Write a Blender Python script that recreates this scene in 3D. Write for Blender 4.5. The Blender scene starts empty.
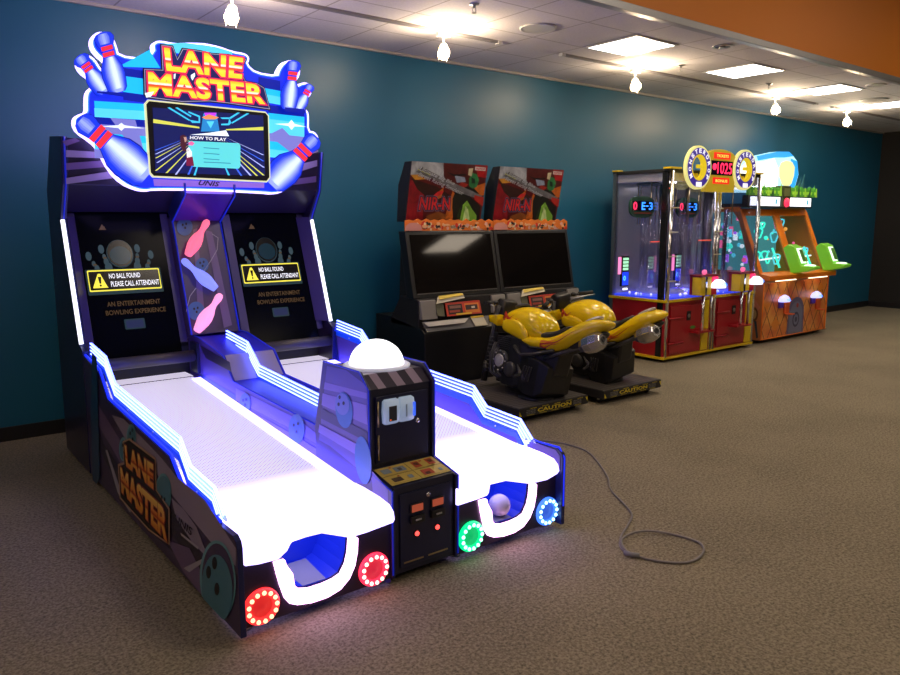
import bpy, bmesh, math, random
from mathutils import Vector, Matrix
random.seed(7)
col = bpy.context.scene.collection
# ------------------------------------------------------------------ camera model
FPX, H = 745.0, 1.5
_p, _a = math.radians(8.96), math.radians(52.0)
CF = Vector((math.cos(_a)*math.cos(_p), math.sin(_a)*math.cos(_p), -math.sin(_p)))
CR = Vector((math.sin(_a), -math.cos(_a), 0))
CU = CR.cross(CF)
C0 = Vector((0, 0, H))
def ray(x, y): return CF + CR*((x-450)/FPX) - CU*((y-337.5)/FPX)
def onx(x, y, X): d = ray(x, y); return C0 + d*(X/d.x)
def ony(x, y, Y): d = ray(x, y); return C0 + d*(Y/d.y)
def onz(x, y, Z): d = ray(x, y); return C0 + d*((Z-H)/d.z)
SK = .346
def onS(x, y, dd=0, y0=4.62, k=SK, z0=.8):
    d = ray(x, y); t = (y0+dd+k*(H-z0))/(d.y-k*d.z); return C0 + d*t
def PX(X): return (lambda x, y: onx(x, y, X)), Vector((-1, 0, 0))
def PY(Y): return (lambda x, y: ony(x, y, Y)), Vector((0, -1, 0))
def PS(dd): return (lambda x, y: onS(x, y, dd)), Vector((0, -1, SK)).normalized()
def PL(y0, z0, k):   # plane y = y0 + k (z - z0)
    return (lambda x, y: onS(x, y, 0, y0, k, z0)), Vector((0, -1, k)).normalized()
# ------------------------------------------------------------------ materials
def nt(name):
    m = bpy.data.materials.new(name); m.use_nodes = True
    return m, m.node_tree.nodes, m.node_tree.links, m.node_tree.nodes['Principled BSDF']
_mc = {}
def M(name, c, rough=.5, metal=0, em=0, ec=None, spec=.5, noise=0, ns=20):
    if name in _mc: return _mc[name]
    m, N, L, b = nt(name)
    b.inputs['Base Color'].default_value = (*c, 1)
    b.inputs['Roughness'].default_value = rough
    b.inputs['Metallic'].default_value = metal
    b.inputs['Specular IOR Level'].default_value = spec
    if em:
        b.inputs['Emission Color'].default_value = (*(ec or c), 1)
        b.inputs['Emission Strength'].default_value = em
    if noise:
        tc = N.new('ShaderNodeTexCoord'); n = N.new('ShaderNodeTexNoise'); n.inputs['Scale'].default_value = ns
        mx = N.new('ShaderNodeMix'); mx.data_type = 'RGBA'
        mx.inputs['A'].default_value = (*[v*(1-noise) for v in c], 1); mx.inputs['B'].default_value = (*[min(1, v*(1+noise)) for v in c], 1)
        L.new(tc.outputs['Object'], n.inputs['Vector']); L.new(n.outputs['Fac'], mx.inputs['Factor']); L.new(mx.outputs['Result'], b.inputs['Base Color'])
        if em:
            m2 = N.new('ShaderNodeMix'); m2.data_type = 'RGBA'; q = ec or c; n.inputs['Detail'].default_value = 4; n.inputs['Distortion'].default_value = 1.2
            m2.inputs['A'].default_value = (*[v*(1-noise)**2 for v in q], 1); m2.inputs['B'].default_value = (*[min(1, v*(1+noise*1.5)) for v in q], 1); L.new(n.outputs['Fac'], m2.inputs['Factor']); L.new(m2.outputs['Result'], b.inputs['Emission Color'])
    _mc[name] = m; return m
def EM(name, c, s, base=None): return M(name, base or tuple(v*.5 for v in c), .4, 0, s, c)
def glass(name, tint=(1, 1, 1), refl=.08, em=None, es=0):
    m = bpy.data.materials.new(name); m.use_nodes = True; N = m.node_tree.nodes; L = m.node_tree.links; N.clear()
    o = N.new('ShaderNodeOutputMaterial'); t = N.new('ShaderNodeBsdfTransparent'); g = N.new('ShaderNodeBsdfGlossy'); mx = N.new('ShaderNodeMixShader')
    t.inputs[0].default_value = (*tint, 1); g.inputs['Roughness'].default_value = .04; mx.inputs[0].default_value = refl
    L.new(t.outputs[0], mx.inputs[1]); L.new(g.outputs[0], mx.inputs[2])
    out = mx.outputs[0]
    if em:
        e = N.new('ShaderNodeEmission'); e.inputs[0].default_value = (*em, 1); e.inputs[1].default_value = es
        ad = N.new('ShaderNodeAddShader'); L.new(out, ad.inputs[0]); L.new(e.outputs[0], ad.inputs[1]); out = ad.outputs[0]
    L.new(out, o.inputs[0]); return m
def attr_ramp(name, stops, em=0, rough=.4, attr='tv'):
    m, N, L, b = nt(name)
    a = N.new('ShaderNodeAttribute'); a.attribute_name = attr; r = N.new('ShaderNodeValToRGB')
    while len(r.color_ramp.elements) < len(stops): r.color_ramp.elements.new(.5)
    for e, (p, c) in zip(r.color_ramp.elements, stops): e.position = p; e.color = (*c, 1)
    L.new(a.outputs['Fac'], r.inputs[0]); L.new(r.outputs[0], b.inputs['Base Color']); b.inputs['Roughness'].default_value = rough
    if em: L.new(r.outputs[0], b.inputs['Emission Color']); b.inputs['Emission Strength'].default_value = em
    return m
# ------------------------------------------------------------------ mesh builder
class MB:
    def __init__(s): s.v = []; s.f = []; s.m = []; s.sm = []; s.mats = []; s.tv = []
    def mi(s, m):
        if m not in s.mats: s.mats.append(m)
        return s.mats.index(m)
    def add(s, vs, fs, m, smooth=False, tv=None):
        o = len(s.v); s.v += [Vector(v) for v in vs]; s.tv += (tv if tv else [0.0]*len(vs)); k = s.mi(m)
        for f in fs: s.f.append([o+i for i in f]); s.m.append(k); s.sm.append(smooth)
        return s
    def poly(s, pts, m, tv=None): return s.add(pts, [list(range(len(pts)))], m, tv=tv)
    def prism(s, pts, vec, m, ms=None):
        pts = [Vector(p) for p in pts]; vec = Vector(vec); n = len(pts)
        s.add(pts+[p+vec for p in pts], [list(range(n))[::-1], [n+i for i in range(n)]], m)
        s.add(pts+[p+vec for p in pts], [[i, (i+1) % n, n+(i+1) % n, n+i] for i in range(n)], ms or m)
        return s
    def yz(s, prof, x0, x1, m, ms=None): return s.prism([(x0, y, z) for y, z in prof], (x1-x0, 0, 0), m, ms)
    def xz(s, prof, y0, y1, m, ms=None): return s.prism([(x, y0, z) for x, z in prof], (0, y1-y0, 0), m, ms)
    def box(s, x0, x1, y0, y1, z0, z1, m): 
        vs = [(x, y, z) for x in (x0, x1) for y in (y0, y1) for z in (z0, z1)]
        return s.add(vs, [(0, 1, 3, 2), (4, 6, 7, 5), (0, 4, 5, 1), (2, 3, 7, 6), (0, 2, 6, 4), (1, 5, 7, 3)], m)
    def lathe(s, o, ax, prof, m, n=24, smooth=True, half=None, cap=True):
        o = Vector(o); ax = Vector(ax).normalized()
        u = ax.orthogonal().normalized() if half is None else Vector(half).normalized(); w = ax.cross(u)
        vs = []; k = len(prof)
        for r, h in prof:
            for i in range(n):
                t = 2*math.pi*i/n; vs.append(o+ax*h+(u*math.cos(t)+w*math.sin(t))*r)
        fs = [[j*n+i, j*n+(i+1) % n, (j+1)*n+(i+1) % n, (j+1)*n+i] for j in range(k-1) for i in range(n)]
        s.add(vs, fs, m, smooth)
        for j in (0, k-1):
            if cap and prof[j][0] > 1e-4: s.add(vs[j*n:(j+1)*n], [list(range(n))], m)
        return s
    def cyl(s, p0, p1, r, m, n=16, r1=None):
        p0 = Vector(p0); d = Vector(p1)-p0; return s.lathe(p0, d, [(r, 0), (r if r1 is None else r1, d.length)], m, n)
    def sph(s, c, r, m, n=16, sc=(1, 1, 1), lo=-1.0):
        k = max(6, n//2); vs = []; c = Vector(c)
        a0 = math.asin(lo)
        for j in range(k+1):
            a = a0+(math.pi/2-a0)*j/k
            for i in range(n):
                t = 2*math.pi*i/n
                vs.append(c+Vector((math.cos(t)*math.cos(a)*sc[0], math.sin(t)*math.cos(a)*sc[1], math.sin(a)*sc[2]))*r)
        return s.add(vs, [[j*n+i, j*n+(i+1) % n, (j+1)*n+(i+1) % n, (j+1)*n+i] for j in range(k) for i in range(n)], m, True)
    def tube(s, path, r, m, n=8, closed=False, cap=True):
        P = [Vector(p) for p in path]; k = len(P); vs = []; nrm = None
        for i in range(k):
            a = P[(i-1) % k] if (closed or i) else P[0]; b = P[(i+1) % k] if (closed or i < k-1) else P[-1]
            t = (b-a).normalized()
            nrm = t.orthogonal().normalized() if nrm is None else (nrm-t*nrm.dot(t)).normalized()
            w = t.cross(nrm); rr = r[i] if isinstance(r, (list, tuple)) else r
            for q in range(n): an = 2*math.pi*q/n; vs.append(P[i]+(nrm*math.cos(an)+w*math.sin(an))*rr)
        kk = k if closed else k-1
        s.add(vs, [[i*n+q, i*n+(q+1) % n, ((i+1) % k)*n+(q+1) % n, ((i+1) % k)*n+q] for i in range(kk) for q in range(n)], m, True)
        if cap and not closed: s.add(vs[:n], [list(range(n))], m); s.add(vs[-n:], [list(range(n))], m)
        return s
    def loft(s, rings, m, smooth=True, cap=True, tv=None):
        n = len(rings[0]); vs = [p for r in rings for p in r]
        s.add(vs, [[j*n+i, j*n+(i+1) % n, (j+1)*n+(i+1) % n, (j+1)*n+i] for j in range(len(rings)-1) for i in range(n)], m, smooth, tv)
        if cap: s.add(rings[0], [list(range(n))], m, smooth); s.add(rings[-1], [list(range(n))], m, smooth)
        return s
    def sheet(s, A, B, m, tv=None):   # strip between two polylines
        n = len(A); return s.add(list(A)+list(B), [[i, i+1, n+i+1, n+i] for i in range(n-1)], m, tv=tv)
    # --- flat printed artwork on a plane, corners read off the photograph and put on the real surface
    def art(s, plane, pts, m, k=1, tv=None):
        f, N = plane; return s.poly([f(*p)+N*(.0012*k) for p in pts], m, tv)
    def artell(s, plane, c, rx, ry, m, k=1, rot=0, n=24, z0=None, ax=None):
        f, N = plane; cs, sn = math.cos(rot), math.sin(rot); pts = []
        for i in range(n):
            t = 2*math.pi*i/n; u, v = rx*math.cos(t), ry*math.sin(t); q = f(c[0]+u*cs-v*sn, c[1]+u*sn+v*cs)+N*(.0012*k)
            if z0 is not None: q.z = max(q.z, z0)
            if ax is not None: q.y = max(q.y, ax)
            pts.append(q)
        return s.poly(pts, m)
    def artline(s, plane, pts, w, m, k=1):   # pts world, w metres
        f, N = plane; P = [Vector(p) for p in pts]
        for a, b in zip(P[:-1], P[1:]):
            d = (b-a).normalized(); t = d.cross(N)*w/2; e = d*w*.3
            s.poly([a-e-t+N*.0012*k, b+e-t+N*.0012*k, b+e+t+N*.0012*k, a-e+t+N*.0012*k], m)
        return s
    def text(s, string, quad, m, bold=0., N=None, k=1, shear=0, depth=0, space=1.0, ms=None):
        """quad = world corners bottom-left, bottom-right, top-right, top-left"""
        q = [Vector(p) for p in quad]
        N = (q[1]-q[0]).cross(q[3]-q[0]).normalized() if N is None else N
        vs, fs, bb = glyphs(string, bold, shear, space)
        x0, x1, y0, y1 = bb; out = []; tv = []
        for x, y in vs:
            u = (x-x0)/(x1-x0); v = (y-y0)/(y1-y0)
            out.append((q[0]*(1-u)+q[1]*u)*(1-v)+(q[3]*(1-u)+q[2]*u)*v+N*(.0012*k+depth)); tv.append(v)
        return s.add(out, fs, m, tv=tv)
    def build(s, name, parent=None, org=None, bevel=0, label=None, seg=2, noc=False):
        org = Vector(org) if org is not None else (parent_org(parent) if parent else Vector())
        me = bpy.data.meshes.new(name); me.from_pydata([v-org for v in s.v], [], s.f)
        for m in s.mats: me.materials.append(m)
        me.polygons.foreach_set('material_index', s.m); me.polygons.foreach_set('use_smooth', s.sm)
        at = me.attributes.new('tv', 'FLOAT', 'POINT'); at.data.foreach_set('value', s.tv)
        bm = bmesh.new(); bm.from_mesh(me); bmesh.ops.remove_doubles(bm, verts=bm.verts, dist=1e-6)
        if not noc: bmesh.ops.recalc_face_normals(bm, faces=bm.faces)
        bm.to_mesh(me); bm.free()
        o = bpy.data.objects.new(name, me); col.objects.link(o)
        if parent: o.parent = parent
        else: o.location = org
        if bevel:
            b = o.modifiers.new('bevel', 'BEVEL'); b.width = bevel; b.segments = seg; b.limit_method = 'ANGLE'; b.angle_limit = math.radians(40)
        if label: o['label'] = label
        return o
def islands(o):   # one object per separate piece, same name
    me = o.data; bm = bmesh.new(); bm.from_mesh(me); bm.verts.ensure_lookup_table(); seen = {}; n = 0
    for v in bm.verts:
        if v.index in seen: continue
        st_ = [v]; seen[v.index] = n
        while st_:
            q = st_.pop()
            for e in q.link_edges:
                w_ = e.other_vert(q)
                if w_.index not in seen: seen[w_.index] = n; st_.append(w_)
        n += 1
    bm.free(); out = [o]
    for k in range(1, n):
        c = o.copy(); c.data = me.copy(); col.objects.link(c); out.append(c)
    for k, ob in enumerate(out):
        if k == 0: ob.data = me.copy()
        b2 = bmesh.new(); b2.from_mesh(ob.data); b2.verts.ensure_lookup_table()
        bmesh.ops.delete(b2, geom=[v for v in b2.verts if seen[v.index] != k], context='VERTS'); b2.to_mesh(ob.data); b2.free()
    return out
def parent_org(p):
    while p.parent: p = p.parent
    return p.location.copy()
_gc = {}
def glyphs(string, bold, shear, space):
    key = (string, bold, shear, space)
    if key in _gc: return _gc[key]
    def mk(off):
        cu = bpy.data.curves.new('t', 'FONT'); cu.body = string; cu.size = 1; cu.offset = off; cu.shear = shear; cu.resolution_u = 3; cu.space_character = space
        o = bpy.data.objects.new('t', cu); col.objects.link(o); dg = bpy.context.evaluated_depsgraph_get(); dg.update()
        me = bpy.data.meshes.new_from_object(o.evaluated_get(dg)); V = [(v.co.x, v.co.y) for v in me.vertices]; Fs = [list(p.vertices) for p in me.polygons]
        bpy.data.objects.remove(o); bpy.data.curves.remove(cu); bpy.data.meshes.remove(me); return V, Fs
    V0, F0 = mk(0)
    bb = (min(v[0] for v in V0), max(v[0] for v in V0), min(v[1] for v in V0), max(v[1] for v in V0))
    V, Fs = mk(bold) if bold else (V0, F0)
    _gc[key] = (V, Fs, bb); return _gc[key]
def thing(name, label, cat, loc, rz=0, group=None):
    o = bpy.data.objects.new(name, None); col.objects.link(o); o.empty_display_size = .1; o.location = loc; o.rotation_euler.z = rz
    return tag(o, label, cat, group)
def tag(o, label, cat, group=None):
    o['label'] = label; o['category'] = cat
    if group: o['group'] = group
    return o
def struct(o, label=None):
    o['kind'] = 'structure'
    if label: o['label'] = label
    return o
def copy_tree(o, parent=None):
    c = o.copy(); col.objects.link(c)
    if parent: c.parent = parent; c.matrix_parent_inverse = o.matrix_parent_inverse.copy()
    for ch in [x for x in bpy.data.objects if x.parent == o]: copy_tree(ch, c)
    return c
def q4(f, tl, tr, br, bl): return [f(*bl), f(*br), f(*tr), f(*tl)]
def zz(o, s): return lambda x, y: (o[0]+x/s, o[1]+y/s)
def inset(pts, d):   # 2D polygon offset inwards
    n = len(pts); A = sum(pts[i][0]*pts[(i+1) % n][1]-pts[(i+1) % n][0]*pts[i][1] for i in range(n)); sg = 1 if A > 0 else -1; out = []
    for i in range(n):
        a, b, c = Vector(pts[i-1]), Vector(pts[i]), Vector(pts[(i+1) % n])
        e1 = (b-a).normalized(); e2 = (c-b).normalized(); n1 = Vector((-e1.y, e1.x))*sg; n2 = Vector((-e2.y, e2.x))*sg
        w = (n1+n2); w = w/max(w.length_squared, .6)*2 if w.length > .2 else n1
        out.append(tuple(b+w*d/1.0*(1 if w.length < 1.8 else 1.8/w.length)))
    return out
def smooth2(pts, it=2):
    for _ in range(it):
        o = []; n = len(pts)
        for i in range(n):
            a, b = pts[i], pts[(i+1) % n]
            o += [(a[0]*.75+b[0]*.25, a[1]*.75+b[1]*.25), (a[0]*.25+b[0]*.75, a[1]*.25+b[1]*.75)]
        pts = o
    return pts
# ================================================================== materials
def carpet():
    m, N, L, b = nt('carpet'); tc = N.new('ShaderNodeTexCoord')
    n1 = N.new('ShaderNodeTexNoise'); n1.inputs['Scale'].default_value = 75; n1.inputs['Detail'].default_value = 3
    n2 = N.new('ShaderNodeTexNoise'); n2.inputs['Scale'].default_value = 1.3; n2.inputs['Detail'].default_value = 2
    v = N.new('ShaderNodeTexVoronoi'); v.inputs['Scale'].default_value = 130
    r = N.new('ShaderNodeValToRGB'); e = r.color_ramp.elements
    e[0].position = .3; e[0].color = (.118, .100, .070, 1); e[1].position = .72; e[1].color = (.325, .278, .195, 1)
    ad = N.new('ShaderNodeMath'); ad.operation = 'MULTIPLY_ADD'; ad.inputs[1].default_value = .35; 
    sb = N.new('ShaderNodeMath'); sb.operation = 'MULTIPLY_ADD'; sb.inputs[1].default_value = .25; sb.inputs[2].default_value = -.24
    for n in (n1, n2, v): L.new(tc.outputs['Object'], n.inputs['Vector'])
    L.new(n2.outputs['Fac'], sb.inputs[0])
    L.new(v.outputs['Distance'], ad.inputs[0]); L.new(n1.outputs['Fac'], ad.inputs[2])
    a2 = N.new('ShaderNodeMath'); L.new(ad.outputs[0], a2.inputs[0]); L.new(sb.outputs[0], a2.inputs[1])
    L.new(a2.outputs[0], r.inputs[0]); L.new(r.outputs[0], b.inputs['Base Color']); b.inputs['Roughness'].default_value = .95; b.inputs['Specular IOR Level'].default_value = .15
    bp = N.new('ShaderNodeBump'); bp.inputs['Strength'].default_value = .5; bp.inputs['Distance'].default_value = .006
    L.new(ad.outputs[0], bp.inputs['Height']); L.new(bp.outputs[0], b.inputs['Normal']); return m
def tiles():
    m, N, L, b = nt('ceiling_tile'); tc = N.new('ShaderNodeTexCoord'); sp = N.new('ShaderNodeSeparateXYZ'); L.new(tc.outputs['Object'], sp.inputs[0]); ms = []
    for ax, ph in (('X', 5.04), ('Y', 4.02)):
        a = N.new('ShaderNodeMath'); a.operation = 'SUBTRACT'; a.inputs[1].default_value = ph-58.5-.009; L.new(sp.outputs[ax], a.inputs[0])
        d = N.new('ShaderNodeMath'); d.operation = 'DIVIDE'; d.inputs[1].default_value = .585; L.new(a.outputs[0], d.inputs[0])
        f = N.new('ShaderNodeMath'); f.operation = 'FRACT'; L.new(d.outputs[0], f.inputs[0])
        g = N.new('ShaderNodeMath'); g.operation = 'LESS_THAN'; g.inputs[1].default_value = .022; L.new(f.outputs[0], g.inputs[0]); ms.append(g)
    mx = N.new('ShaderNodeMath'); mx.operation = 'MAXIMUM'; L.new(ms[0].outputs[0], mx.inputs[0]); L.new(ms[1].outputs[0], mx.inputs[1])
    n = N.new('ShaderNodeTexNoise'); n.inputs['Scale'].default_value = 60; n.inputs['Detail'].default_value = 4; L.new(tc.outputs['Object'], n.inputs['Vector'])
    r = N.new('ShaderNodeValToRGB'); r.color_ramp.elements[0].position = .35; r.color_ramp.elements[0].color = (.66, .64, .66, 1); r.color_ramp.elements[1].color = (.78, .76, .78, 1); L.new(n.outputs['Fac'], r.inputs[0])
    c = N.new('ShaderNodeMix'); c.data_type = 'RGBA'; c.inputs['B'].default_value = (.40, .38, .37, 1)
    L.new(mx.outputs[0], c.inputs['Factor']); L.new(r.outputs[0], c.inputs['A']); L.new(c.outputs['Result'], b.inputs['Base Color']); b.inputs['Roughness'].default_value = .85
    bp = N.new('ShaderNodeBump'); bp.inputs['Strength'].default_value = .35; bp.inputs['Distance'].default_value = .006; bp.invert = True
    L.new(mx.outputs[0], bp.inputs['Height']); L.new(bp.outputs[0], b.inputs['Normal']); return m
def paint(name, c, rough=.45, bump=.06):
    m, N, L, b = nt(name); tc = N.new('ShaderNodeTexCoord'); n = N.new('ShaderNodeTexNoise'); n.inputs['Scale'].default_value = 140
    b.inputs['Base Color'].default_value = (*c, 1); b.inputs['Roughness'].default_value = rough
    bp = N.new('ShaderNodeBump'); bp.inputs['Strength'].default_value = bump; bp.inputs['Distance'].default_value = .002
    L.new(tc.outputs['Object'], n.inputs['Vector']); L.new(n.outputs['Fac'], bp.inputs['Height']); L.new(bp.outputs[0], b.inputs['Normal']); return m
mCarpet = carpet(); mTile = tiles()
mTeal = paint('teal_wall_paint', (.010, .118, .225), .42); mOrange = paint('orange_paint', (.92, .29, .02), .5)
mBlackWall = paint('black_paint', (.012, .010, .010), .7); mOffWhite = paint('off_white_paint', (.45, .40, .34), .6)
mBase = M('baseboard_vinyl', (.012, .012, .016), .4)
BLK = M('black_plastic', (.010, .010, .012), .38); BLK2 = M('matt_black', (.014, .014, .017), .6); DK = M('dark_navy_laminate', (.012, .014, .042), .35)
RUB = M('black_rubber', (.015, .015, .015), .8); STEEL = M('steel', (.55, .55, .55), .3, 1); CHR = M('chrome', (.75, .75, .76), .12, 1); GLD = M('brass_hinge', (.55, .42, .22), .3, 1)
WHT = M('white_plastic', (.8, .8, .8), .4)
# ================================================================== room
WY, CH, X0, X1, Y0, HC, FY = 5.77, 2.97, -3.2, 13.87, -4.5, 4.2, 3.65
def st(name, f, m=None, org=(0, 0, 0), bevel=0):
    b = MB(); f(b); o = b.build(name, None, org, bevel); return struct(o)
st('floor', lambda b: b.box(X0, X1, Y0, WY, -.06, 0, mCarpet))
st('wall_back', lambda b: b.box(X0, X1+.1, WY, WY+.1, 0, HC, mTeal))
st('wall_right', lambda b: b.box(X1, X1+.1, Y0, WY, 0, HC, mBlackWall))
st('wall_left', lambda b: b.box(X0-.1, X0, Y0, WY+.1, 0, HC, mOffWhite))
st('wall_front', lambda b: b.box(X0-.1, X1+.1, Y0-.1, Y0, 0, HC, mOffWhite))
st('baseboard_back', lambda b: b.box(X0, X1, WY-.012, WY, 0, .10, mBase), bevel=.003)
st('baseboard_right', lambda b: b.box(X1-.012, X1, Y0, WY-.012, 0, .10, mBase), bevel=.003)
st('ceiling', lambda b: b.box(X0, X1, FY, WY, CH, CH+.05, mTile))
st('ceiling_high', lambda b: b.box(X0, X1, Y0, FY, HC, HC+.05, mOffWhite))
st('wall_bulkhead', lambda b: b.box(X0, X1, FY-.02, FY+.1, CH+.05, HC, mOrange))
st('trim_1', lambda b: b.box(X0, X1, FY-.035, FY+.03, CH-.004, CH+.05, M('grey_metal_trim', (.45, .45, .47), .4, .6)), bevel=.003)
st('trim_2', lambda b: b.box(X0, X1, WY-.022, WY, CH-.022, CH, M('wall_angle', (.32, .31, .32), .6)))
# ================================================================== ceiling fixtures
mPanel = EM('light_panel_diffuser', (1, .97, .9), 7.5); mBulb = EM('warm_bulb', (1, .72, .36), 60); mFrame = M('white_fixture_metal', (.6, .6, .58), .4)
PX0 = [5.04, 6.795, 8.55, 10.305, 12.06]
pl = ['first', 'second', 'third', 'fourth', 'last']
for i, x in enumerate(PX0):
    r = thing('ceiling_light_panel', ['square lit panel in the ceiling above the twin racing screens, nearest of the row', 'square lit ceiling panel, second of the row counting from the racing screens',
        'square lit ceiling panel, third of the row, above the ticket tower', 'square lit ceiling panel cut by the right edge of the picture', 'farthest square lit ceiling panel by the black wall'][i], 'ceiling light', (x+.29, 4.31, CH), group='lit ceiling panels')
    b = MB(); t = .022
    for a in ((x+.01, x+.575, 4.03, 4.03+t), (x+.01, x+.575, 4.59-t, 4.59), (x+.01, x+.01+t, 4.03+t, 4.59-t), (x+.575-t, x+.575, 4.03+t, 4.59-t)): b.box(*a, CH-.008, CH-.001, mFrame)
    b.build('frame', r)
    MB().box(x+.01+t, x+.575-t, 4.03+t, 4.59-t, CH-.005, CH-.002, mPanel).build('diffuser', r)
def track(x0, x1, lab):
    r = thing('track_rail', lab, 'track rail', ((x0+x1)/2, 4.87, CH), group='track rails')
    MB().box(x0, x1, 4.853, 4.887, CH-.022, CH-.001, M('grey_track_metal', (.22, .21, .22), .5)).build('rail', r, bevel=.002)
    b = MB(); b.box(x0-.015, x0+.03, 4.848, 4.892, CH-.027, CH-.001, mFrame); b.box(x1-.03, x1+.015, 4.848, 4.892, CH-.027, CH-.001, mFrame); islands(b.build('end_cap', r))
track(.55, 4.33, 'white track rail on the ceiling above the bowling machine'); track(5.07, 9.7, 'long white track rail above the racing game and the ticket games'); track(10.15, 12.6, 'far white track rail by the black wall')
lamps = [(2.02, 'lit warm track spotlight above the bowling machine sign'), (3.74, 'lit warm track spotlight between the bowling sign and the racing game'), (6.1, 'lit warm track spotlight left of the ticket tower'),
         (8.72, 'lit warm track spotlight above the orange ticket game'), (10.55, 'lit warm track spotlight farthest right near the black wall')]
for i, (x, lab) in enumerate(lamps):
    y = 4.87; zc = CH-.02; r = thing('track_spotlight', lab, 'spotlight', (x, y, zc), group='track spotlights')
    b = MB(); b.box(x-.055, x+.055, y-.02, y+.02, zc-.03, zc, mFrame); b.cyl((x, y, zc-.03), (x, y, zc-.085), .008, mFrame, 10); b.build('mount', r, bevel=.003)
    b = MB(); d = Vector((-.25, -.35, -.9)).normalized(); c = Vector((x, y, zc-.10))
    b.lathe(c-d*.02, d, [(.012, 0), (.03, .01), (.036, .04)], mFrame, 20)
    for k in range(4):
        t = k*math.pi/2+.4; u = d.orthogonal().normalized(); w = d.cross(u); e = (u*math.cos(t)+w*math.sin(t)); b.tube([c+d*.02+e*.034, c+d*.06+e*.05, c+d*.12+e*.045], .004, mFrame, 6)
    b.build('lamp_head', r)
    MB().sph(c+d*.070, .046, mBulb, 16).build('bulb', r)
    li = bpy.data.lights.new('spotlight_glow', 'POINT'); li.energy = 33; li.color = (1, .76, .50); li.shadow_soft_size = .05
    lo = bpy.data.objects.new('spotlight_glow', li); col.objects.link(lo); lo.parent = r; lo.location = (Vector((-.02, -.085, -.14)))
# speaker, sprinklers, vent, recessed lamp
def disc(name, x, y, rad, lab, cat, dark=True):
    r = thing(name, lab, cat, (x, y, CH)); b = MB(); b.lathe((x, y, CH-.001), (0, 0, -1), [(rad, 0), (rad, .006), (rad*.9, .012), (rad*.86, .008)], mFrame, 32); b.build('rim', r)
    MB().lathe((x, y, CH-.002), (0, 0, -1), [(rad*.86, 0), (rad*.85, .006)], M('speaker_grille', (.34, .32, .32), .6), 32).build('grille', r); return r
disc('ceiling_speaker', 4.27, 4.36, .145, 'round grey ceiling speaker left of the nearest lit panel', 'speaker')
disc('ceiling_speaker', 8.93, 3.83, .10, 'small round grey ceiling speaker by the orange bulkhead', 'speaker')
disc('ceiling_speaker', 10.0, 4.3, .16, 'round ceiling speaker between the two farthest lit panels', 'speaker')
r = thing('recessed_downlight', 'dark recessed downlight with a steel ring by the orange bulkhead', 'downlight', (5.95, 3.83, CH))
MB().lathe((5.95, 3.83, CH-.001), (0, 0, -1), [(.085, 0), (.085, .006), (.07, .012), (.066, .006)], STEEL, 28).build('trim_ring', r)
b = MB(); b.lathe((5.95, 3.83, CH-.002), (0, 0, -1), [(.066, 0), (.064, .006)], BLK, 24); b.cyl((5.95, 3.83, CH-.006), (5.95, 3.83, CH-.02), .028, STEEL, 16); b.build('lens', r)
for x, y, lab in ((3.47, 4.17, 'small ceiling sprinkler head in front of the round speaker'), (6.35, 4.52, 'small ceiling sprinkler head beside the second lit panel'), (7.95, 4.52, 'small ceiling sprinkler head beside the third lit panel')):
    r = thing('ceiling_sprinkler', lab, 'sprinkler', (x, y, CH), group='ceiling sprinklers')
    b = MB(); b.lathe((x, y, CH+.003), (0, 0, -1), [(.035, 0), (.033, .009), (.012, .012), (.01, .03)], STEEL, 16); b.build('escutcheon', r)
    b = MB(); b.tube([(x-.012, y, CH-.028), (x-.016, y, CH-.045), (x, y, CH-.058), (x+.016, y, CH-.045), (x+.012, y, CH-.028)], .003, STEEL, 6); b.lathe((x, y, CH-.058), (0, 0, -1), [(.018, 0), (.018, .003)], STEEL, 12); b.build('deflector', r)
# cord
cp = [(548,441),(570,445),(588,452),(600,465),(608,478),(611,490),(625,505),(632,515),(628,525),(621,537),(622,549),(640,557),(665,562),(690,562),(703,553),(700,543),(680,536),(655,533),(635,534),(622,541),(624,550),(631,556)]
pts = [onz(x, y, .006) for x, y in cp]; pts = [Vector((3.2, 3.95, .006)), Vector((3.42, 3.62, .006))]+pts
for k in (19, 20, 21, 22, 23): pts[k].z = .015
cu = []
for i in range(len(pts)-1):
    a, b_, c, d = pts[max(0, i-1)], pts[i], pts[i+1], pts[min(len(pts)-1, i+2)]
    for j in range(5):
        t = j/5; cu.append(.5*((2*b_)+(c-a)*t+(2*a-5*b_+4*c-d)*t*t+(3*b_-a-3*c+d)*t**3))
cu.append(pts[-1])
rc = thing('power_cord', 'loose grey cord snaking over the carpet and ending in a loop', 'cord', (2.9, 2.6, 0))
MB().tube(cu, .0055, M('grey_cord', (.22, .20, .20), .5), 8).build('cable', rc)
MB().tube([pts[-1]+Vector((-.01, .03, 0)), pts[-1]+Vector((.0, -.01, .0)), pts[-1]+Vector((.02, -.03, 0))], [.010, .012, .011], M('plug_grey', (.2, .2, .22), .4), 8).build('plug', rc)
# unseen high-bay lamps of the hall; leftmost added to brighten the bowling side (they hang off the high ceiling, above and behind the camera)
mHB = EM('high_bay_diffuser', (1, .84, .66), 9.5)
for x, y in ((-2.2, 2.4), (3, 1.2), (6.5, 1.2), (10, 1.2), (0, -1.8), (5, -1.8), (10, -1.8)):
    r = thing('unseen_hall_lamp', 'unseen square lamp under the high ceiling of the open hall, set there for light', 'lamp', (x, y, HC), group='high ceiling lamps')
    MB().box(x-.5, x+.5, y-.5, y+.5, HC-.10, HC-.001, mFrame).build('housing', r, bevel=.01); MB().box(x-.47, x+.47, y-.47, y+.47, HC-.11, HC-.101, mHB).build('diffuser', r)
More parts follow.
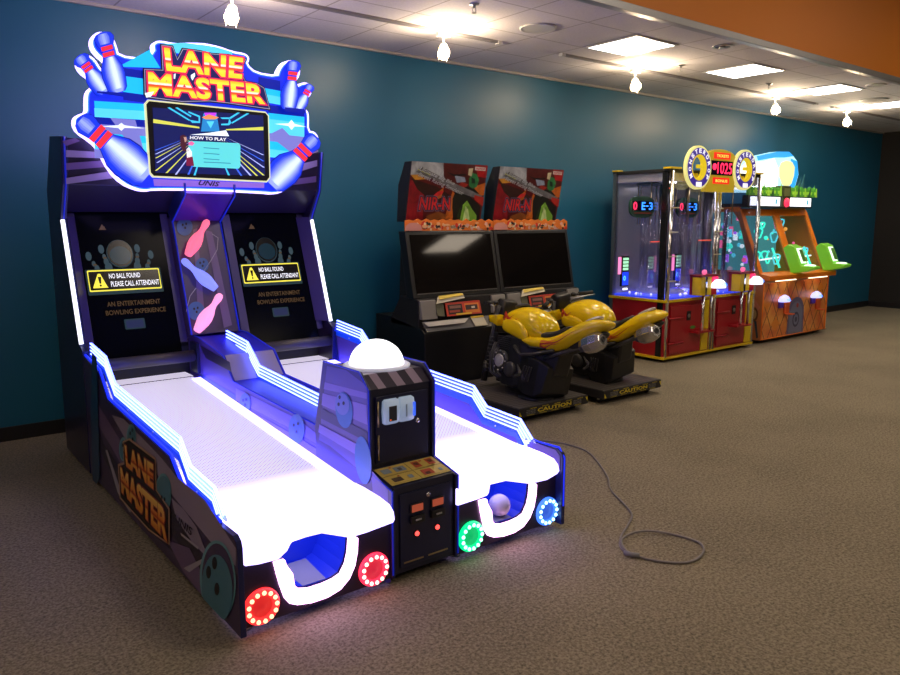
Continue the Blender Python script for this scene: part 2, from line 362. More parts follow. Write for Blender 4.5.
# ================================================================== bowling machine
L0, L1, LXC = .922, 2.574, 1.748
bw = thing('bowling_arcade_machine', 'large two lane bowling arcade machine with glowing white lanes and a bright blue pin sign', 'arcade machine', (LXC, 3.8, 0))
PUR = M('purple_artwork', (.055, .03, .10), .3); PURD = M('dark_purple_panel', (.020, .013, .04), .32); LIL = M('lilac_artwork', (.33, .26, .38), .3); MAU = M('mauve_artwork', (.17, .10, .23), .3)
TEA = M('teal_ball_artwork', (.06, .22, .31), .3); TEAL2 = M('pale_teal_artwork', (.14, .38, .46), .3); HOLE = M('ball_hole_ink', (.01, .01, .015), .4); SILV = M('silver_ink', (.42, .38, .45), .35)
NAVY = M('navy_edge_laminate', (.010, .016, .10), .3); BEDG2 = EM('faint_blue_edge', (.01, .03, 1), .35, (.01, .02, .3)); BEDGE = EM('blue_lit_edge', (.01, .03, 1), 1.0, (.01, .02, .3)); TEALSTRIP = M('teal_blue_laminate', (.02, .07, .16), .35)
WLED = EM('white_led', (.86, .84, 1), 2.2); BLED = EM('blue_white_led', (.17, .22, 1), 6.5); BL2 = EM('blue_led', (.01, .03, .8), .3)
def fade(N, L, b, sp, r):   # the perforated vinyl ends short of the front lip: plain lit white from there
    mr = N.new('ShaderNodeMapRange'); mr.inputs['From Min'].default_value = -.84; mr.inputs['From Max'].default_value = -1.04; L.new(sp.outputs['Y'], mr.inputs['Value'])
    mx = N.new('ShaderNodeMix'); mx.data_type = 'RGBA'; mx.inputs['B'].default_value = (2.2, 1.8, 3.4, 1); L.new(mr.outputs[0], mx.inputs['Factor']); L.new(r.outputs[0], mx.inputs['A']); L.new(mx.outputs['Result'], b.inputs['Emission Color'])
def lane_mat():
    m, N, L, b = nt('lit_perforated_lane'); tc = N.new('ShaderNodeTexCoord'); sp = N.new('ShaderNodeSeparateXYZ'); L.new(tc.outputs['Object'], sp.inputs[0]); o = []
    for ax in 'XY':
        a = N.new('ShaderNodeMath'); a.operation = 'MULTIPLY'; a.inputs[1].default_value = 2*math.pi/.021; L.new(sp.outputs[ax], a.inputs[0])
        c = N.new('ShaderNodeMath'); c.operation = 'SINE'; L.new(a.outputs[0], c.inputs[0]); o.append(c)
    p = N.new('ShaderNodeMath'); p.operation = 'MULTIPLY'; L.new(o[0].outputs[0], p.inputs[0]); L.new(o[1].outputs[0], p.inputs[1])
    r = N.new('ShaderNodeValToRGB'); r.color_ramp.elements[0].position = .1; r.color_ramp.elements[0].color = (.90, .84, 1, 1); r.color_ramp.elements[1].position = .6; r.color_ramp.elements[1].color = (.24, .13, .36, 1)
    L.new(p.outputs[0], r.inputs[0]); b.inputs['Base Color'].default_value = (.35, .35, .38, 1); L.new(r.outputs[0], b.inputs['Emission Color']); b.inputs['Emission Strength'].default_value = .85; fade(N, L, b, sp, r); b.inputs['Roughness'].default_value = .35; return m
LANE = lane_mat(); LANEW = EM('white_lit_plastic', (.48, .40, 1), 3.0, (.7, .7, .75)); LANEB = EM('blue_white_lane_strip', (.10, .085, 1), 13, (.7, .7, .75))
GP = [(4.52, .815), (4.20, .785), (4.04, .665), (3.04, .612), (2.93, .520), (2.67, .505), (2.58, .42)]        # top line of the acrylic guards (y, z)
GB = [(4.56, .735), (4.24, .700), (4.09, .575), (3.10, .520), (2.98, .432), (2.70, .412), (2.56, .402)]       # top of the panel under them
# --- outer side panels
def side(x0, x1, name_art):
    b = MB(); prof = [(2.385, .03), (2.385, .365), (2.395, .39), (2.42, .405)]+GB[::-1]+[(4.56, .76), (4.62, .79), (4.60, .03)]
    b.yz(prof, x0, x1, PUR if name_art else NAVY, NAVY); return b
def bar_strip(b, pts, x, w, t, m):   # band of width w following pts in the YZ plane, t thick in x
    up = [(y, z) for y, z in pts]; n = len(up); lo = []
    for i, (y, z) in enumerate(up):
        a = Vector(up[max(0, i-1)]); c = Vector(up[min(n-1, i+1)]); d = (c-a).normalized(); nn = Vector((-d.y, d.x)); nn = nn if nn.y < 0 else -nn
        lo.append((y+nn.x*w, z+nn.y*w))
    for i in range(n-1):
        b.yz([up[i], up[i+1], lo[i+1], lo[i]], x-t/2, x+t/2, m)
def off(pts, w):
    n = len(pts); lo = []
    for i, (y, z) in enumerate(pts):
        a = Vector(pts[max(0, i-1)]); c = Vector(pts[min(n-1, i+1)]); d = (c-a).normalized(); nn = Vector((-d.y, d.x)); nn = nn if nn.y < 0 else -nn
        lo.append((y+nn.x*w, z+nn.y*w))
    return lo
P = PX(L0)
b = side(L0, L0+.022, True)
for pg, m in (([(112,415),(124,419),(160,456),(178,478),(205,500),(236,548),(236,566),(216,548),(170,492),(150,464),(125,438)], LIL),
              ([(128,450),(140,470),(168,505),(186,522),(200,552),(212,578),(212,590),(196,566),(172,535),(140,490)], PURD),
              ([(98,404),(108,420),(130,455),(150,500),(168,542),(163,540),(142,505),(118,458),(98,424)], MAU), ([(99,430),(104,444),(135,488),(170,545),(178,556),(160,540),(120,488),(99,448)], PURD),
              ([(172,498),(184,509),(197,527),(205,548),(214,556),(210,560),(192,541),(176,517)], LIL),
              ([(168,540),(190,548),(206,580),(222,612),(222,622),(208,604),(184,572)], MAU), ([(184,568),(206,557),(207,560),(190,572)], SILV), ([(106,450),(108,450),(122,492),(132,512),(130,512),(118,492)], SILV)):
    f, N_ = P; kk_ = globals().get('kk_', 0)+1; b.poly([Vector((L0-.0006-.0003*kk_, v.y, max(v.z, .034))) for v in (f(*q) for q in pg)], m)
b.artell(P, (218.7, 580), 18, 40, TEAL2, 3, -.05, 32, .034, 2.39); b.artell(P, (219.2, 580), 16, 37, PUR, 4, -.05, 32, .034, 2.39); b.artell(P, (218.7, 588), 15.3, 34, TEA, 5, -.05, 32, .034, 2.39)
for c_ in ((210.4, 571.7), (216.4, 562.6), (218.7, 588.4)): b.artell(P, c_, 2.5, 6.4, HOLE, 6)
for c_, rx, ry in (((132, 437), 4.8, 13), ((124, 449), 4.2, 12), ((164, 493), 8.2, 20)):
    b.artell(P, c_, rx, ry, TEAL2, 3); b.artell(P, (c_[0]+.4, c_[1]+.6), rx-.8, ry-2, TEA, 4)
for c_ in ((131.5, 433), (134, 439), (133.5, 430), (124, 445), (125.5, 452), (166, 499), (163, 497), (166.5, 506)): b.artell(P, c_, .8, 2, HOLE, 5)
b.art(P, [(93,352),(98,357),(99,404),(101,476),(98,484),(94,480),(92,420)], TEALSTRIP, 5)
sp = b.build('side_panel', bw, bevel=.002)
G_LOGO = attr_ramp('logo_fill_orange', [(0, (.90, .28, .03)), (.34, (1, .50, .05)), (.44, (.60, .03, .01)), (.56, (.95, .28, .03)), (1, (1, .65, .14))], 0)
OUTK = M('logo_black_outline', (.008, .006, .01), .4); OUTR = M('logo_red_outline', (.40, .03, .03), .35); OUTO = M('logo_tan_outline', (.55, .30, .16), .35)
b = MB(); f = P[0]
b.art(P, [(124,441),(131,438),(157,458),(158,490),(171,508),(171,545),(150,530),(121,498),(119,464),(125,462)], OUTO, 5); b.art(P, [(125,442.5),(130.5,440),(156.4,459.5),(157.2,490),(170,509),(170,542.5),(150,528),(122,497),(120.5,466),(126,464)], OUTK, 6)
for s_, q in (('LANE', [(127,446),(155,465),(155,487),(128.5,465)]), ('MASTER', [(122.6,468),(168.2,511),(168,538.5),(123.8,491)])):
    b.text(s_, q4(f, *q), OUTR, .085, P[1], 7); b.text(s_, q4(f, *q), G_LOGO, .045, P[1], 8)
b.build('machine_logo', sp)
b = MB(); b.text('UNIS', q4(f, (176,513), (194,528), (194,536.5), (177,520)), M('logo_dark_ink', (.03, .02, .05), .4), .02, P[1], 6, .25); b.art(P, [(182,532),(200,546),(200,549),(183,535)], SILV, 6); b.build('maker_logo', sp)
b = MB(); 
for i, (y, z) in enumerate(GB[:-1]): pass
b.tube([(L0+.011, y, z+.006) for y, z in GB], .0075, BEDGE, 8); b.build('lit_edge', sp)
b = side(L1-.022, L1, False)
mInR = M('violet_inner_panel', (.10, .055, .28), .35)
sp2 = b.build('side_panel', bw, bevel=.002)
b = MB(); b.yz([(2.40, .30), (2.40, .375), (2.43, .398)]+off(GB, .008)[::-1][1:]+[(4.5, .42)], L1-.025, L1-.0225, mInR); b.build('inner_lining', sp2)
b = MB(); b.tube([(L1-.011, y, z+.004) for y, z in [(2.386, .12), (2.386, .365), (2.42, .407)]+GB[::-1]], .005, BEDGE, 8); b.build('lit_edge', sp2)
# --- acrylic guards with four light lines
ACR = glass('blue_acrylic', (.55, .62, 1), .08, (.02, .06, .9), .35); BAND = M('blue_guard_band', (.015, .07, .55), .3, em=.45, ec=(.0, .06, .9))
def guard(x, nm='guard_rail'):
    b = MB(); b.yz(GP+GB[::-1], x-.004, x+.004, ACR); g = b.build(nm, bw)
    b = MB()
    for k, w in ((0, .006), (.020, .006), (.040, .006), (.060, .006)):
        pts = off(GP, k); bar_strip(b, pts, x, w, .012, BLED)
    b.build('light_lines', g)
    b = MB(); bar_strip(b, off(GP, .078), x, .03, .014, BAND)
    for y, z in ((4.35, .70), (3.8, .56), (3.4, .54), (2.85, .42), (2.62, .40)): b.sph((x-.008, y, z+.01), .006, STEEL, 8)
    b.build('clamp_band', g); return g
guard(L0+.035); guard(L1-.035)
GPm, GBm = GP, GB
g = guard(LXC)
# --- lane beds
def lane(x0, x1, lippx):
    zt = lambda y: .355+(y-2.5)*(.53-.355)/2.1
    b = MB(); ys = [2.5, 2.75, 3.2, 3.7, 4.2, 4.6]
    b.yz([(y, zt(y)) for y in ys]+[(4.6, zt(4.6)-.05), (2.5, .30)], x0+.03, x1-.03, LANE)
    ln = b.build('lane_bed', bw)
    b = MB()
    for xa, xb in ((x0, x0+.035), (x1-.055, x1)): b.yz([(2.5, zt(2.5)+.004), (4.55, zt(4.55)+.006), (4.55, zt(4.55)-.04), (2.5, .3)], xa, xb, LANEB)
    b.build('lane_border', ln)
    # rolled front lip, arched over the ball pocket
    lpt = [ony(*q, 2.40) for q in lippx]; lpt = [(min(max((v.x-x0)/(x1-x0), 0), 1), v.z) for v in lpt]; lpt[0] = (0, lpt[0][1]); lpt[-1] = (1, lpt[-1][1])
    U = lambda t: x0-.012+t*(x1-x0+.022)
    bot = [(0, .262), (.22, .262), (.30, .285), (.37, .318), (.58, .322), (.72, .290), (.86, .288), (1, .280)]
    b = MB(); n = 9
    secs = []
    for t, zb in lpt:
        rr = []; pr = [(2.62, zb+.02), (2.45, zb), (2.405, zb+.002), (2.392, zb+.02), (2.40, .335), (2.43, .358), (2.50, .368), (2.62, zt(2.62)+.008), (2.70, zt(2.70)+.001), (2.70, zt(2.7)-.02)]
        if t in (0, 1): pr = [(y, z) for y, z in pr]
        secs.append([Vector((U(t), y, z)) for y, z in pr])
    b.loft(secs, LANEW, False); b.build('front_lip', ln, bevel=.006, seg=3)
    return ln
la = lane(L0+.045, 1.578, [(241,569),(262,565),(281,560),(289,552),(293,543.3),(308,538),(323,534.4),(350,539),(365.5,534.4),(388,525.5)]); lb = lane(1.933, L1-.045, [(464,505),(480,499.6),(489,496),(490.4,485.6),(507,481.6),(530.4,484.8),(546.7,481),(556.5,475)])
# grey lane floor marks on the right lane near the console
b = MB(); ZT = lambda y: .355+(y-2.5)*(.53-.355)/2.1
# --- front panels with pocket, tray light and ring lights
FR = M('front_dark_laminate', (.02, .012, .035), .3); POCK = M('pocket_blue', (.01, .03, .35), .35, em=.25, ec=(0, .02, 1)); FLO = M('pocket_grey_felt', (.25, .28, .32), .8)
ULED = EM('pinkish_white_led', (1, .50, .95), 4.2)
def front(x0, x1, ringcols, rx_, dxx):
    W = x1-x0; U = lambda t: x0+t*W
    notch_in = [(.255, .30), (.262, .24), (.29, .175), (.33, .135), (.40, .115), (.52, .113), (.62, .130), (.695, .18), (.735, .24), (.745, .30)]
    notch_out = [(.165, .262), (.195, .20), (.235, .125), (.29, .075), (.38, .055), (.54, .055), (.66, .078), (.755, .135), (.805, .20), (.83, .285)]
    notch_in = [(v.x+dxx, v.z) for v in (ony(*q, 2.415) for q in ((285.5,560),(287,565),(293.5,574),(295.5,586),(299.5,589.5),(309,589),(322,585),(334,579.5),(341,574.5),(346,564),(348.5,553),(349.3,541),(349.5,537)))]
    notch_out = [(v.x+dxx, v.z) for v in (ony(*q, 2.415) for q in ((274.4,563),(277.5,575),(281,587),(285.5,599),(290,604),(298,605.5),(312,603.5),(328,598),(341,590),(350,579),(355.5,566),(358,552),(358.6,538)))]
    U0 = U; zf = min(z for _, z in notch_in)+.004
    b = MB(); b.xz([(U(0), .035), (U(1), .035), (U(1), .30)]+[(t, z) for t, z in notch_in[::-1]]+[(U(0), .30)], 2.43, 2.445, FR)
    fp = b.build('front_panel', bw)
    # pocket interior
    b = MB(); back = 2.66
    b.poly([(U(.2), back, .08), (U(.8), back, .08), (U(.8), back, .32), (U(.2), back, .32)], POCK)
    b.sheet([Vector((t, 2.445, z)) for t, z in notch_in], [Vector((t, back, z)) for t, z in notch_in], POCK)
    b.sheet([Vector((U(.3), 2.447, zf)), Vector((U(.7), 2.447, zf))], [Vector((U(.26), back-.01, zf+.002)), Vector((U(.74), back-.01, zf+.002))], FLO)
    b.tube([(U(.26), 2.65, .205), (U(.45), 2.65, .205), (U(.45), 2.65, .29)], .0025, SILV, 6)
    b.build('ball_pocket', fp, noc=True)
    b = MB(); tmid = []
    A = [Vector((t, 2.415, z)) for t, z in notch_out]; B = [Vector((t, 2.415, z)) for t, z in notch_in]
    n = len(A); sec = []
    for p, q in zip(A, B): sec.append([p, q, q+Vector((0, .02, 0)), p+Vector((0, .02, 0))])
    b.loft(sec, ULED, False); b.build('pocket_light', fp, bevel=.004)
    for (t, z), (cn, c1, c2) in zip(((rx_[0], .105), (rx_[1], .103)), ringcols):
        cx, r_ = t, .070; c = Vector((cx, 2.428, z))
        em = EM(cn+'_ring_glow', c1, 1.7, tuple(v*.3 for v in c1)); eb = EM(cn+'_led_bulb', c2, 3.2); ei = EM(cn+'_lens_glow', c1, .55, tuple(v*.3 for v in c1))
        b = MB(); b.lathe(c, (0, -1, 0), [(r_, 0), (r_, .008), (r_-.008, .016), (r_-.022, .016), (r_-.027, .006)], em, 36); rg = b.build('ring_light', fp)
        b = MB(); b.lathe(c, (0, -1, 0), [(r_-.027, .004), (r_-.03, .010), (.018, .008), (.016, .011), (0.0001, .012)], ei, 30); b.build('lens', rg)
        b = MB()
        for k in range(13): an = 2*math.pi*k/13; b.sph(c+Vector((math.cos(an)*(r_-.015), -.017, math.sin(an)*(r_-.015))), .0085, eb, 10)
        b.build('led_bulbs', rg)
    return fp
RED = ('red', (1, .03, .03), (1, .42, .22)); PNK = ('pink_red', (1, .03, .08), (1, .50, .42)); GRN = ('green', (0, .75, .22), (.35, 1, .72)); BLU = ('blue', (.05, .18, 1), (.40, .82, 1))
front(L0+.022, 1.59, (RED, PNK), (1.02, 1.502), 0); front(1.937, L1-.022, (GRN, BLU), (2.012, 2.491), .985)
# --- divider between the lanes
DIVP = [(3.0, .28), (3.0, .545), (4.06, .585), (4.20, .715), (4.60, .775), (4.78, .775), (4.78, .28)]
b = MB(); mDivTop = M('blue_violet_top', (.02, .02, .55), .35); mDivS = M('divider_violet_side', (.09, .05, .28), .35); mRamp = M('grey_lilac_ramp', (.34, .30, .42), .4)
b.yz(DIVP, 1.592, 1.920, mDivS, mDivTop)
b.poly([(1.605, 4.058, .588), (1.905, 4.058, .588), (1.905, 4.198, .718), (1.605, 4.198, .718)], mRamp)
PD = PX(1.592); f = PD[0]
mA = M('divider_lilac_art', (.18, .13, .48), .35); mB_ = M('divider_blue_art', (.05, .16, .40), .35)
for pg, m in (([(201,382),(238,403),(236,395),(201,374)], TEALSTRIP), ([(236,388),(300,420),(320,436),(320,446),(290,428),(236,400)], mA), ([(246,408),(300,438),(322,452),(322,460),(296,446)], mA), ([(200,345),(230,362),(232,372),(206,358)], PURD)):
    b.art(PD, pg, m, 1); PD = (PD[0], PD[1]*1.25)
PD = PX(1.590)
for c_, rx, ry in (((245.5, 403), 5.5, 10), ((297, 429), 8, 15)):
    b.artell(PD, c_, rx, ry, mB_, 2); 
    for dx, dy in ((-2, -3), (1.2, -4), (0, 2)): b.artell(PD, (c_[0]+dx*rx/6, c_[1]+dy*rx/6), 1, 1.6, HOLE, 3)
dv = b.build('lane_divider', bw)
b = MB()
for x in (1.594, 1.918): b.tube([(x, y, z+.002) for y, z in DIVP[1:6]], .004, BL2, 6)
islands(b.build('lit_edge', dv))
for xa, xb in ((L0+.022, L0+.05), (L1-.05, L1-.022)):
    pass
# under body hull
b = MB(); b.box(L0+.03, L1-.03, 2.67, 5.15, .05, .27, BLK2); b.build('base_hull', bw)
b = MB()
for x in (L0+.06, 1.57, 1.98, L1-.06):
    for y in (2.50, 5.0):
        f_ = MB(); f_.lathe((x, y, 0), (0, 0, 1), [(.026, 0), (.028, .006), (.020, .014), (.008, .018), (.008, .05)], STEEL, 16); f_.build('levelling_foot', bw)
# --- rear tower
TW = [(4.605, .03), (4.56, .76), (4.62, .79), (4.865, 1.505), (4.85, 1.535), (4.735, 1.70), (4.685, 1.96), (4.985, 1.985), (5.20, 1.68), (5.235, .03)]
for x0, xe in ((L0-.004, L0+.03), (L1-.05, L1-.016)):
    b = MB(); b.yz(TW, x0, xe, PURD, NAVY); t = b.build('tower_side_panel', bw, bevel=.003)
    b = MB(); xm = (x0+xe)/2
    b.tube([(xm, y-.004, z) for y, z in TW[3:7]], .005, BEDG2, 8); b.build('lit_edge', t)
    xl = xm-.009 if x0 < 1.5 else xm-.004; b = MB(); p0 = Vector((xl, 4.62-.012, .80)); p1 = Vector((xl, 4.862-.012, 1.50)); b.tube([p0, p1], .012, WLED, 10); b.build('light_strip', t)
    b = MB(); xi = xe if x0 < 1.5 else x0; sgn = 1 if x0 < 1.5 else -1
    b.sheet([Vector((xi, 4.62, .80)), Vector((xi, 4.865, 1.52))], [Vector((xi+sgn*.06, 4.71, .80)), Vector((xi+sgn*.06, 4.955, 1.52))], M('violet_bezel', (.06, .045, .15), .35)); b.build('side_bezel', t)
b = MB(); b.yz([(4.78, .28), (4.78, .70), (5.04, 1.54), (5.0, 1.9), (5.19, 1.66), (5.22, .06), (4.78, .06)], L0+.03, L1-.05, BLK2); b.build('tower_body', bw)
# hood
b = MB(); hy = lambda z: 4.735+(1.70-z)*.19
b.yz([(4.735, 1.70), (4.69, 1.955), (4.985, 1.975), (5.10, 1.80), (4.99, 1.55), (4.93, 1.55)], L0+.03, L1-.05, PURD, PURD)
PH = PL(4.72, 1.70, -.17); 
for pg, m in (([(66,150),(66,157),(96,158),(100,152)], LIL), ([(66,163),(66,170),(118,166),(110,160)], MAU), ([(66,178),(66,184),(130,176),(118,170)], LIL), ([(62,141),(66,146),(80,141),(75,138)], MAU), ([(300,150),(318,146),(318,152),(300,157)], LIL), ([(296,165),(317,160),(317,166),(292,174)], LIL), ([(288,180),(316,176),(316,182),(285,186)], MAU)):
    b.art(PH, pg, m, 2)
b.build('hood', bw, bevel=.003)
# centre column and hood fin
VIO = M('violet_lit_panel', (.10, .02, .30), .3)
b = MB(); b.yz([(4.62, .79), (4.865, 1.50), (4.99, 1.52), (4.80, .74)], 1.56, 1.87, PUR)
PC = PS(0)
for pg, m in (([(193,230),(197,228),(206,330),(199,333)], MAU), ([(205,230),(212,232),(232,325),(224,328)], MAU)): b.art(PC, pg, m, 1)
for c_, rr in (((184.5, 227), 8), ((202, 265), 6.5), ((196, 311), 8.5)):
    b.artell(PC, c_, rr, rr*1.1, mB_, 2)
    for dx, dy in ((-2, -2), (1.5, -3), (.5, 1)): b.artell(PC, (c_[0]+dx, c_[1]+dy), 1, 1.3, HOLE, 3)
for pl_ in ([(212,234),(218,238),(217,250),(210,262),(203,272)], [(196,288),(190,296),(186,312)]): b.artline(PC, [PC[0](*q) for q in pl_], .004, SILV, 2)
cc = b.build('centre_column', bw, bevel=.002)
b = MB()
for x in (1.56, 1.87): b.tube([(x, 4.615, .79), (x, 4.862, 1.50)], .005, BL2, 6)
islands(b.build('lit_edge', cc))
b = MB(); b.yz([(4.60, 1.66), (4.865, 1.495), (4.93, 1.55), (4.72, 1.72)], 1.565, 1.865, VIO); hf = b.build('centre_canopy', bw)
for x in (1.56, 1.87):
    b = MB(); b.yz([(4.59, 1.72), (4.595, 1.65), (4.865, 1.49), (4.93, 1.55), (4.75, 1.72)], x-.006, x+.006, NAVY); b.tube([(x, 4.587, 1.72), (x, 4.592, 1.65), (x, 4.86, 1.487)], .005, BEDG2, 8); b.build('canopy_fin', hf)
# glowing pins
PROF = [(.0001, 0), (.034, .0), (.040, .02), (.060, .11), (.062, .15), (.052, .21), (.032, .265), (.026, .30), (.030, .34), (.035, .375), (.032, .40), (.020, .42), (.0001, .426)]
def pin(p_base, p_top, col_, nm, lab):
    a = onS(*p_base, -.045); t = onS(*p_top, -.045); ax = t-a; s = ax.length/.426
    n_ = PS(0)[1]; b = MB(); b.lathe(a, ax, [(r*s*1.0, h*s) for r, h in PROF], EM(nm, col_, 1.15, tuple(v*.4 for v in col_)), 24, True, n_.cross(ax))
    return b.build('glowing_pin', bw, label=lab)
pin((188, 255), (208, 220), (1, .16, .28), 'coral_pin_glow', 'glowing coral red pin, top of the three'); pin((216, 289), (182, 259), (.22, .26, 1), 'blue_pin_glow', 'glowing blue pin, middle of the three'); pin((197, 331), (221, 294), (1, .34, .66), 'pink_pin_glow', 'glowing pink pin, lowest of the three')
# screens
SCR = M('black_screen_glass', (.003, .004, .006), .15, spec=.03); DIMT = EM('dim_teal_pixels', (.01, .10, .13), .22, (.002, .01, .015)); DIMB = EM('dim_brown_pixels', (.20, .10, .03), .32, (.01, .006, .002)); YEL = EM('yellow_pixels', (.85, .75, .06), 1.1); WTX = EM('white_pixels', (.9, .9, .9), 1.1); INK = M('screen_black_pixels', (.003, .003, .004), .2)
DTW = EM('dim_pin_pixels', (.05, .13, .17), .35, (.004, .01, .015)); DBL = EM('dim_blue_pixels', (.01, .05, .3), .2, (.002, .005, .02))
def screen(x0, x1):
    d0 = .085; zy = lambda z, d=d0: 4.62+d+SK*(z-.8)
    P3 = lambda u, z, k=0: Vector((x0+(u if k == 0 else u*.95-.008)*(x1-x0), zy(z), z))+PS(0)[1]*(.0012*k)
    b = MB(); b.prism([P3(0, .68), P3(1, .68), P3(1, 1.545), P3(0, 1.545)], (0, .02, 0), SCR)
    s = b.build('video_screen', bw)
    b = MB()
    def ell(u, z, ru, rz, m, k):
        b.poly([P3(u+ru*math.cos(t*math.pi/12), z+rz*math.sin(t*math.pi/12), k) for t in range(24)], m)
    ell(.48, 1.295, .165, .085, DIMT, 1); ell(.48, 1.298, .155, .080, INK, 2); ell(.48, 1.285, .13, .055, M('dim_ball_pixels', (.004, .02, .03), .2, em=.4, ec=(.004, .035, .05)), 3)
    for u, z, a in ((.10, 1.285, .9), (.26, 1.325, .4), (.70, 1.325, -.2), (.86, 1.285, -.7)):
        for k_, (du, w) in enumerate(((0, .035), (.06, .022), (.10, .03), (.15, .045))):
            ell(u+du*math.sin(a)*1.0, z-du*.75, w, w*.75, DTW, 1)
        ell(u+.075*math.sin(a), z-.052, .022, .006, DIMB, 2)
    def rect(u0, u1, z0, z1, m, k, r=.012):
        pts = []
        for cu_, cz, a0 in ((u1-r, z0+r*.6, -90), (u1-r, z1-r*.6, 0), (u0+r, z1-r*.6, 90), (u0+r, z0+r*.6, 180)):
            for a in range(0, 91, 30): t = math.radians(a0+a); pts.append(P3(cu_+r*math.cos(t), cz+r*.6*math.sin(t), k))
        b.poly(pts, m)
    rect(.03, .95, 1.055, 1.205, DIMT, 4); rect(.05, .93, 1.075, 1.20, YEL, 5); rect(.062, .918, 1.083, 1.192, INK, 6)
    b.poly([P3(.095, 1.095, 7), P3(.275, 1.095, 7), P3(.26, 1.105, 7), P3(.20, 1.178, 7), P3(.17, 1.178, 7), P3(.10, 1.105, 7)], YEL); b.poly([P3(.175, 1.120, 8), P3(.195, 1.120, 8), P3(.205, 1.160, 8), P3(.165, 1.160, 8)], INK); ell(.185, 1.109, .012, .006, INK, 8)
    b.text('NO BALL FOUND', [P3(.30, 1.148, .01), P3(.68, 1.148, .01), P3(.68, 1.176, .01), P3(.30, 1.176, .01)], WTX, .012, PS(0)[1], 7); b.text('PLEASE CALL ATTENDANT', [P3(.31, 1.100, .01), P3(.905, 1.100, .01), P3(.905, 1.130, .01), P3(.31, 1.130, .01)], WTX, .012, PS(0)[1], 7)
    b.text('AN ENTERTAINMENT', [P3(.21, .985), P3(.83, .985), P3(.83, 1.012), P3(.21, 1.012)], DIMB, .012, PS(0)[1], 3); b.text('BOWLING EXPERIENCE', [P3(.18, .935), P3(.88, .935), P3(.88, .962), P3(.18, .962)], DIMB, .012, PS(0)[1], 3)
    rect(.40, .65, .845, .905, DIMT, 1); rect(.42, .63, .853, .897, DBL, 2); b.text('!', [P3(.30, 1.44), P3(.32, 1.44), P3(.32, 1.46), P3(.30, 1.46)], DIMB, 0, PS(0)[1], 3); b.poly([P3(.27, 1.44, 1), P3(.36, 1.44, 1), P3(.315, 1.475, 1)], DIMB)
    b.build('screen_picture', s)
    b = MB()
    for u0, u1 in ((-.11, -.0), (1.0, 1.09)): b.prism([P3(u0, .74), P3(u1, .74), P3(u1, 1.54), P3(u0, 1.54)], (0, .02, 0), M('violet_bezel', (.06, .045, .15), .35))
    islands(b.build('bezel', s)); return s
screen(1.012, 1.512); screen(1.972, 2.472)
for xa, xb in ((L0+.03, 1.56), (1.87, L1-.05)):
    b = MB(); b.cyl((xa, 4.60, .662), (xb, 4.60, .662), .036, M('grey_roller', (.055, .05, .05), .45), 24); b.build('padded_roller', bw)
    b = MB(); b.sheet([Vector((xa, 4.62, .53)), Vector((xb, 4.62, .53))], [Vector((xa, 4.78, .53)), Vector((xb, 4.78, .53))], LANE); b.build('lane_end', bw, noc=True)
for x in (1.585, 1.90):
    b = MB(); b.box(x-.012, x+.012, 4.58, 4.70, .55, .74, DK); b.build('roller_bracket', bw, bevel=.002)
# --- console in the middle
CP = [(2.432, .04), (2.432, .418), (2.60, .452), (2.602, .795), (2.665, .848), (2.965, .848), (3.05, .545), (3.05, .04)]
b = MB(); b.yz(CP, 1.605, 1.920, DK); PT = PY(2.6)
cn = b.build('console_cabinet', bw, bevel=.002)
for x0, m_ in ((1.590, PUR), (1.920, PURD)):
    b = MB(); b.yz(off([(2.42, .405), (2.592, .445), (2.592, .80), (2.66, .862), (2.97, .862), (3.06, .545)], -.006)+[(3.06, .035), (2.42, .035)], x0, x0+.015, m_, NAVY)
    if x0 < 1.7:
        PA = PX(1.590); ka = 0
        mC1 = M('console_lilac_stripe', (.24, .17, .50), .35); mC2 = M('console_violet', (.13, .09, .30), .35); mC3 = M('console_dark_violet', (.06, .045, .13), .35)
        for pg, m in (([(327,366),(346,370),(367,386),(370,468),(388,490),(391,582),(380,585),(372,480),(330,446),(319,440)], mC2),
                      ([(325,382),(367,393),(367,399),(324,389)], mC1), ([(323,393),(367,405),(368,425),(322,405)], mC1), ([(322,408),(368,432),(368,442),(321,418)], mC3), ([(320,424),(369,450),(369,462),(319,432)], mC1)):
            ka += 1; b.art(PA, pg, m, ka*.6)
        b.artell(PA, (345, 410), 8.5, 18, mB_, 4, -.1); b.artell(PA, (343.5, 404), 7, 11, M('pale_ball_art', (.16, .20, .50), .35), 5, -.1)
        for c_ in ((341, 397), (340, 404), (345, 403)): b.artell(PA, c_, 1.2, 1.9, HOLE, 6)
        for c_ in ((367, 455),): b.artell(PA, (364, 460), 8, 24, mB_, 4, -.1)
    b.build('console_side', cn, bevel=.002)
b = MB(); b.tube([(1.592, y, z) for y, z in ((2.418, .05), (2.418, .41), (2.588, .452), (2.588, .80), (2.66, .868), (2.97, .868))], .004, BL2, 6); b.tube([(1.934, y, z) for y, z in ((2.418, .05), (2.418, .41), (2.588, .452), (2.588, .80), (2.66, .868), (2.97, .868))], .004, BL2, 6); islands(b.build('lit_edge', cn))
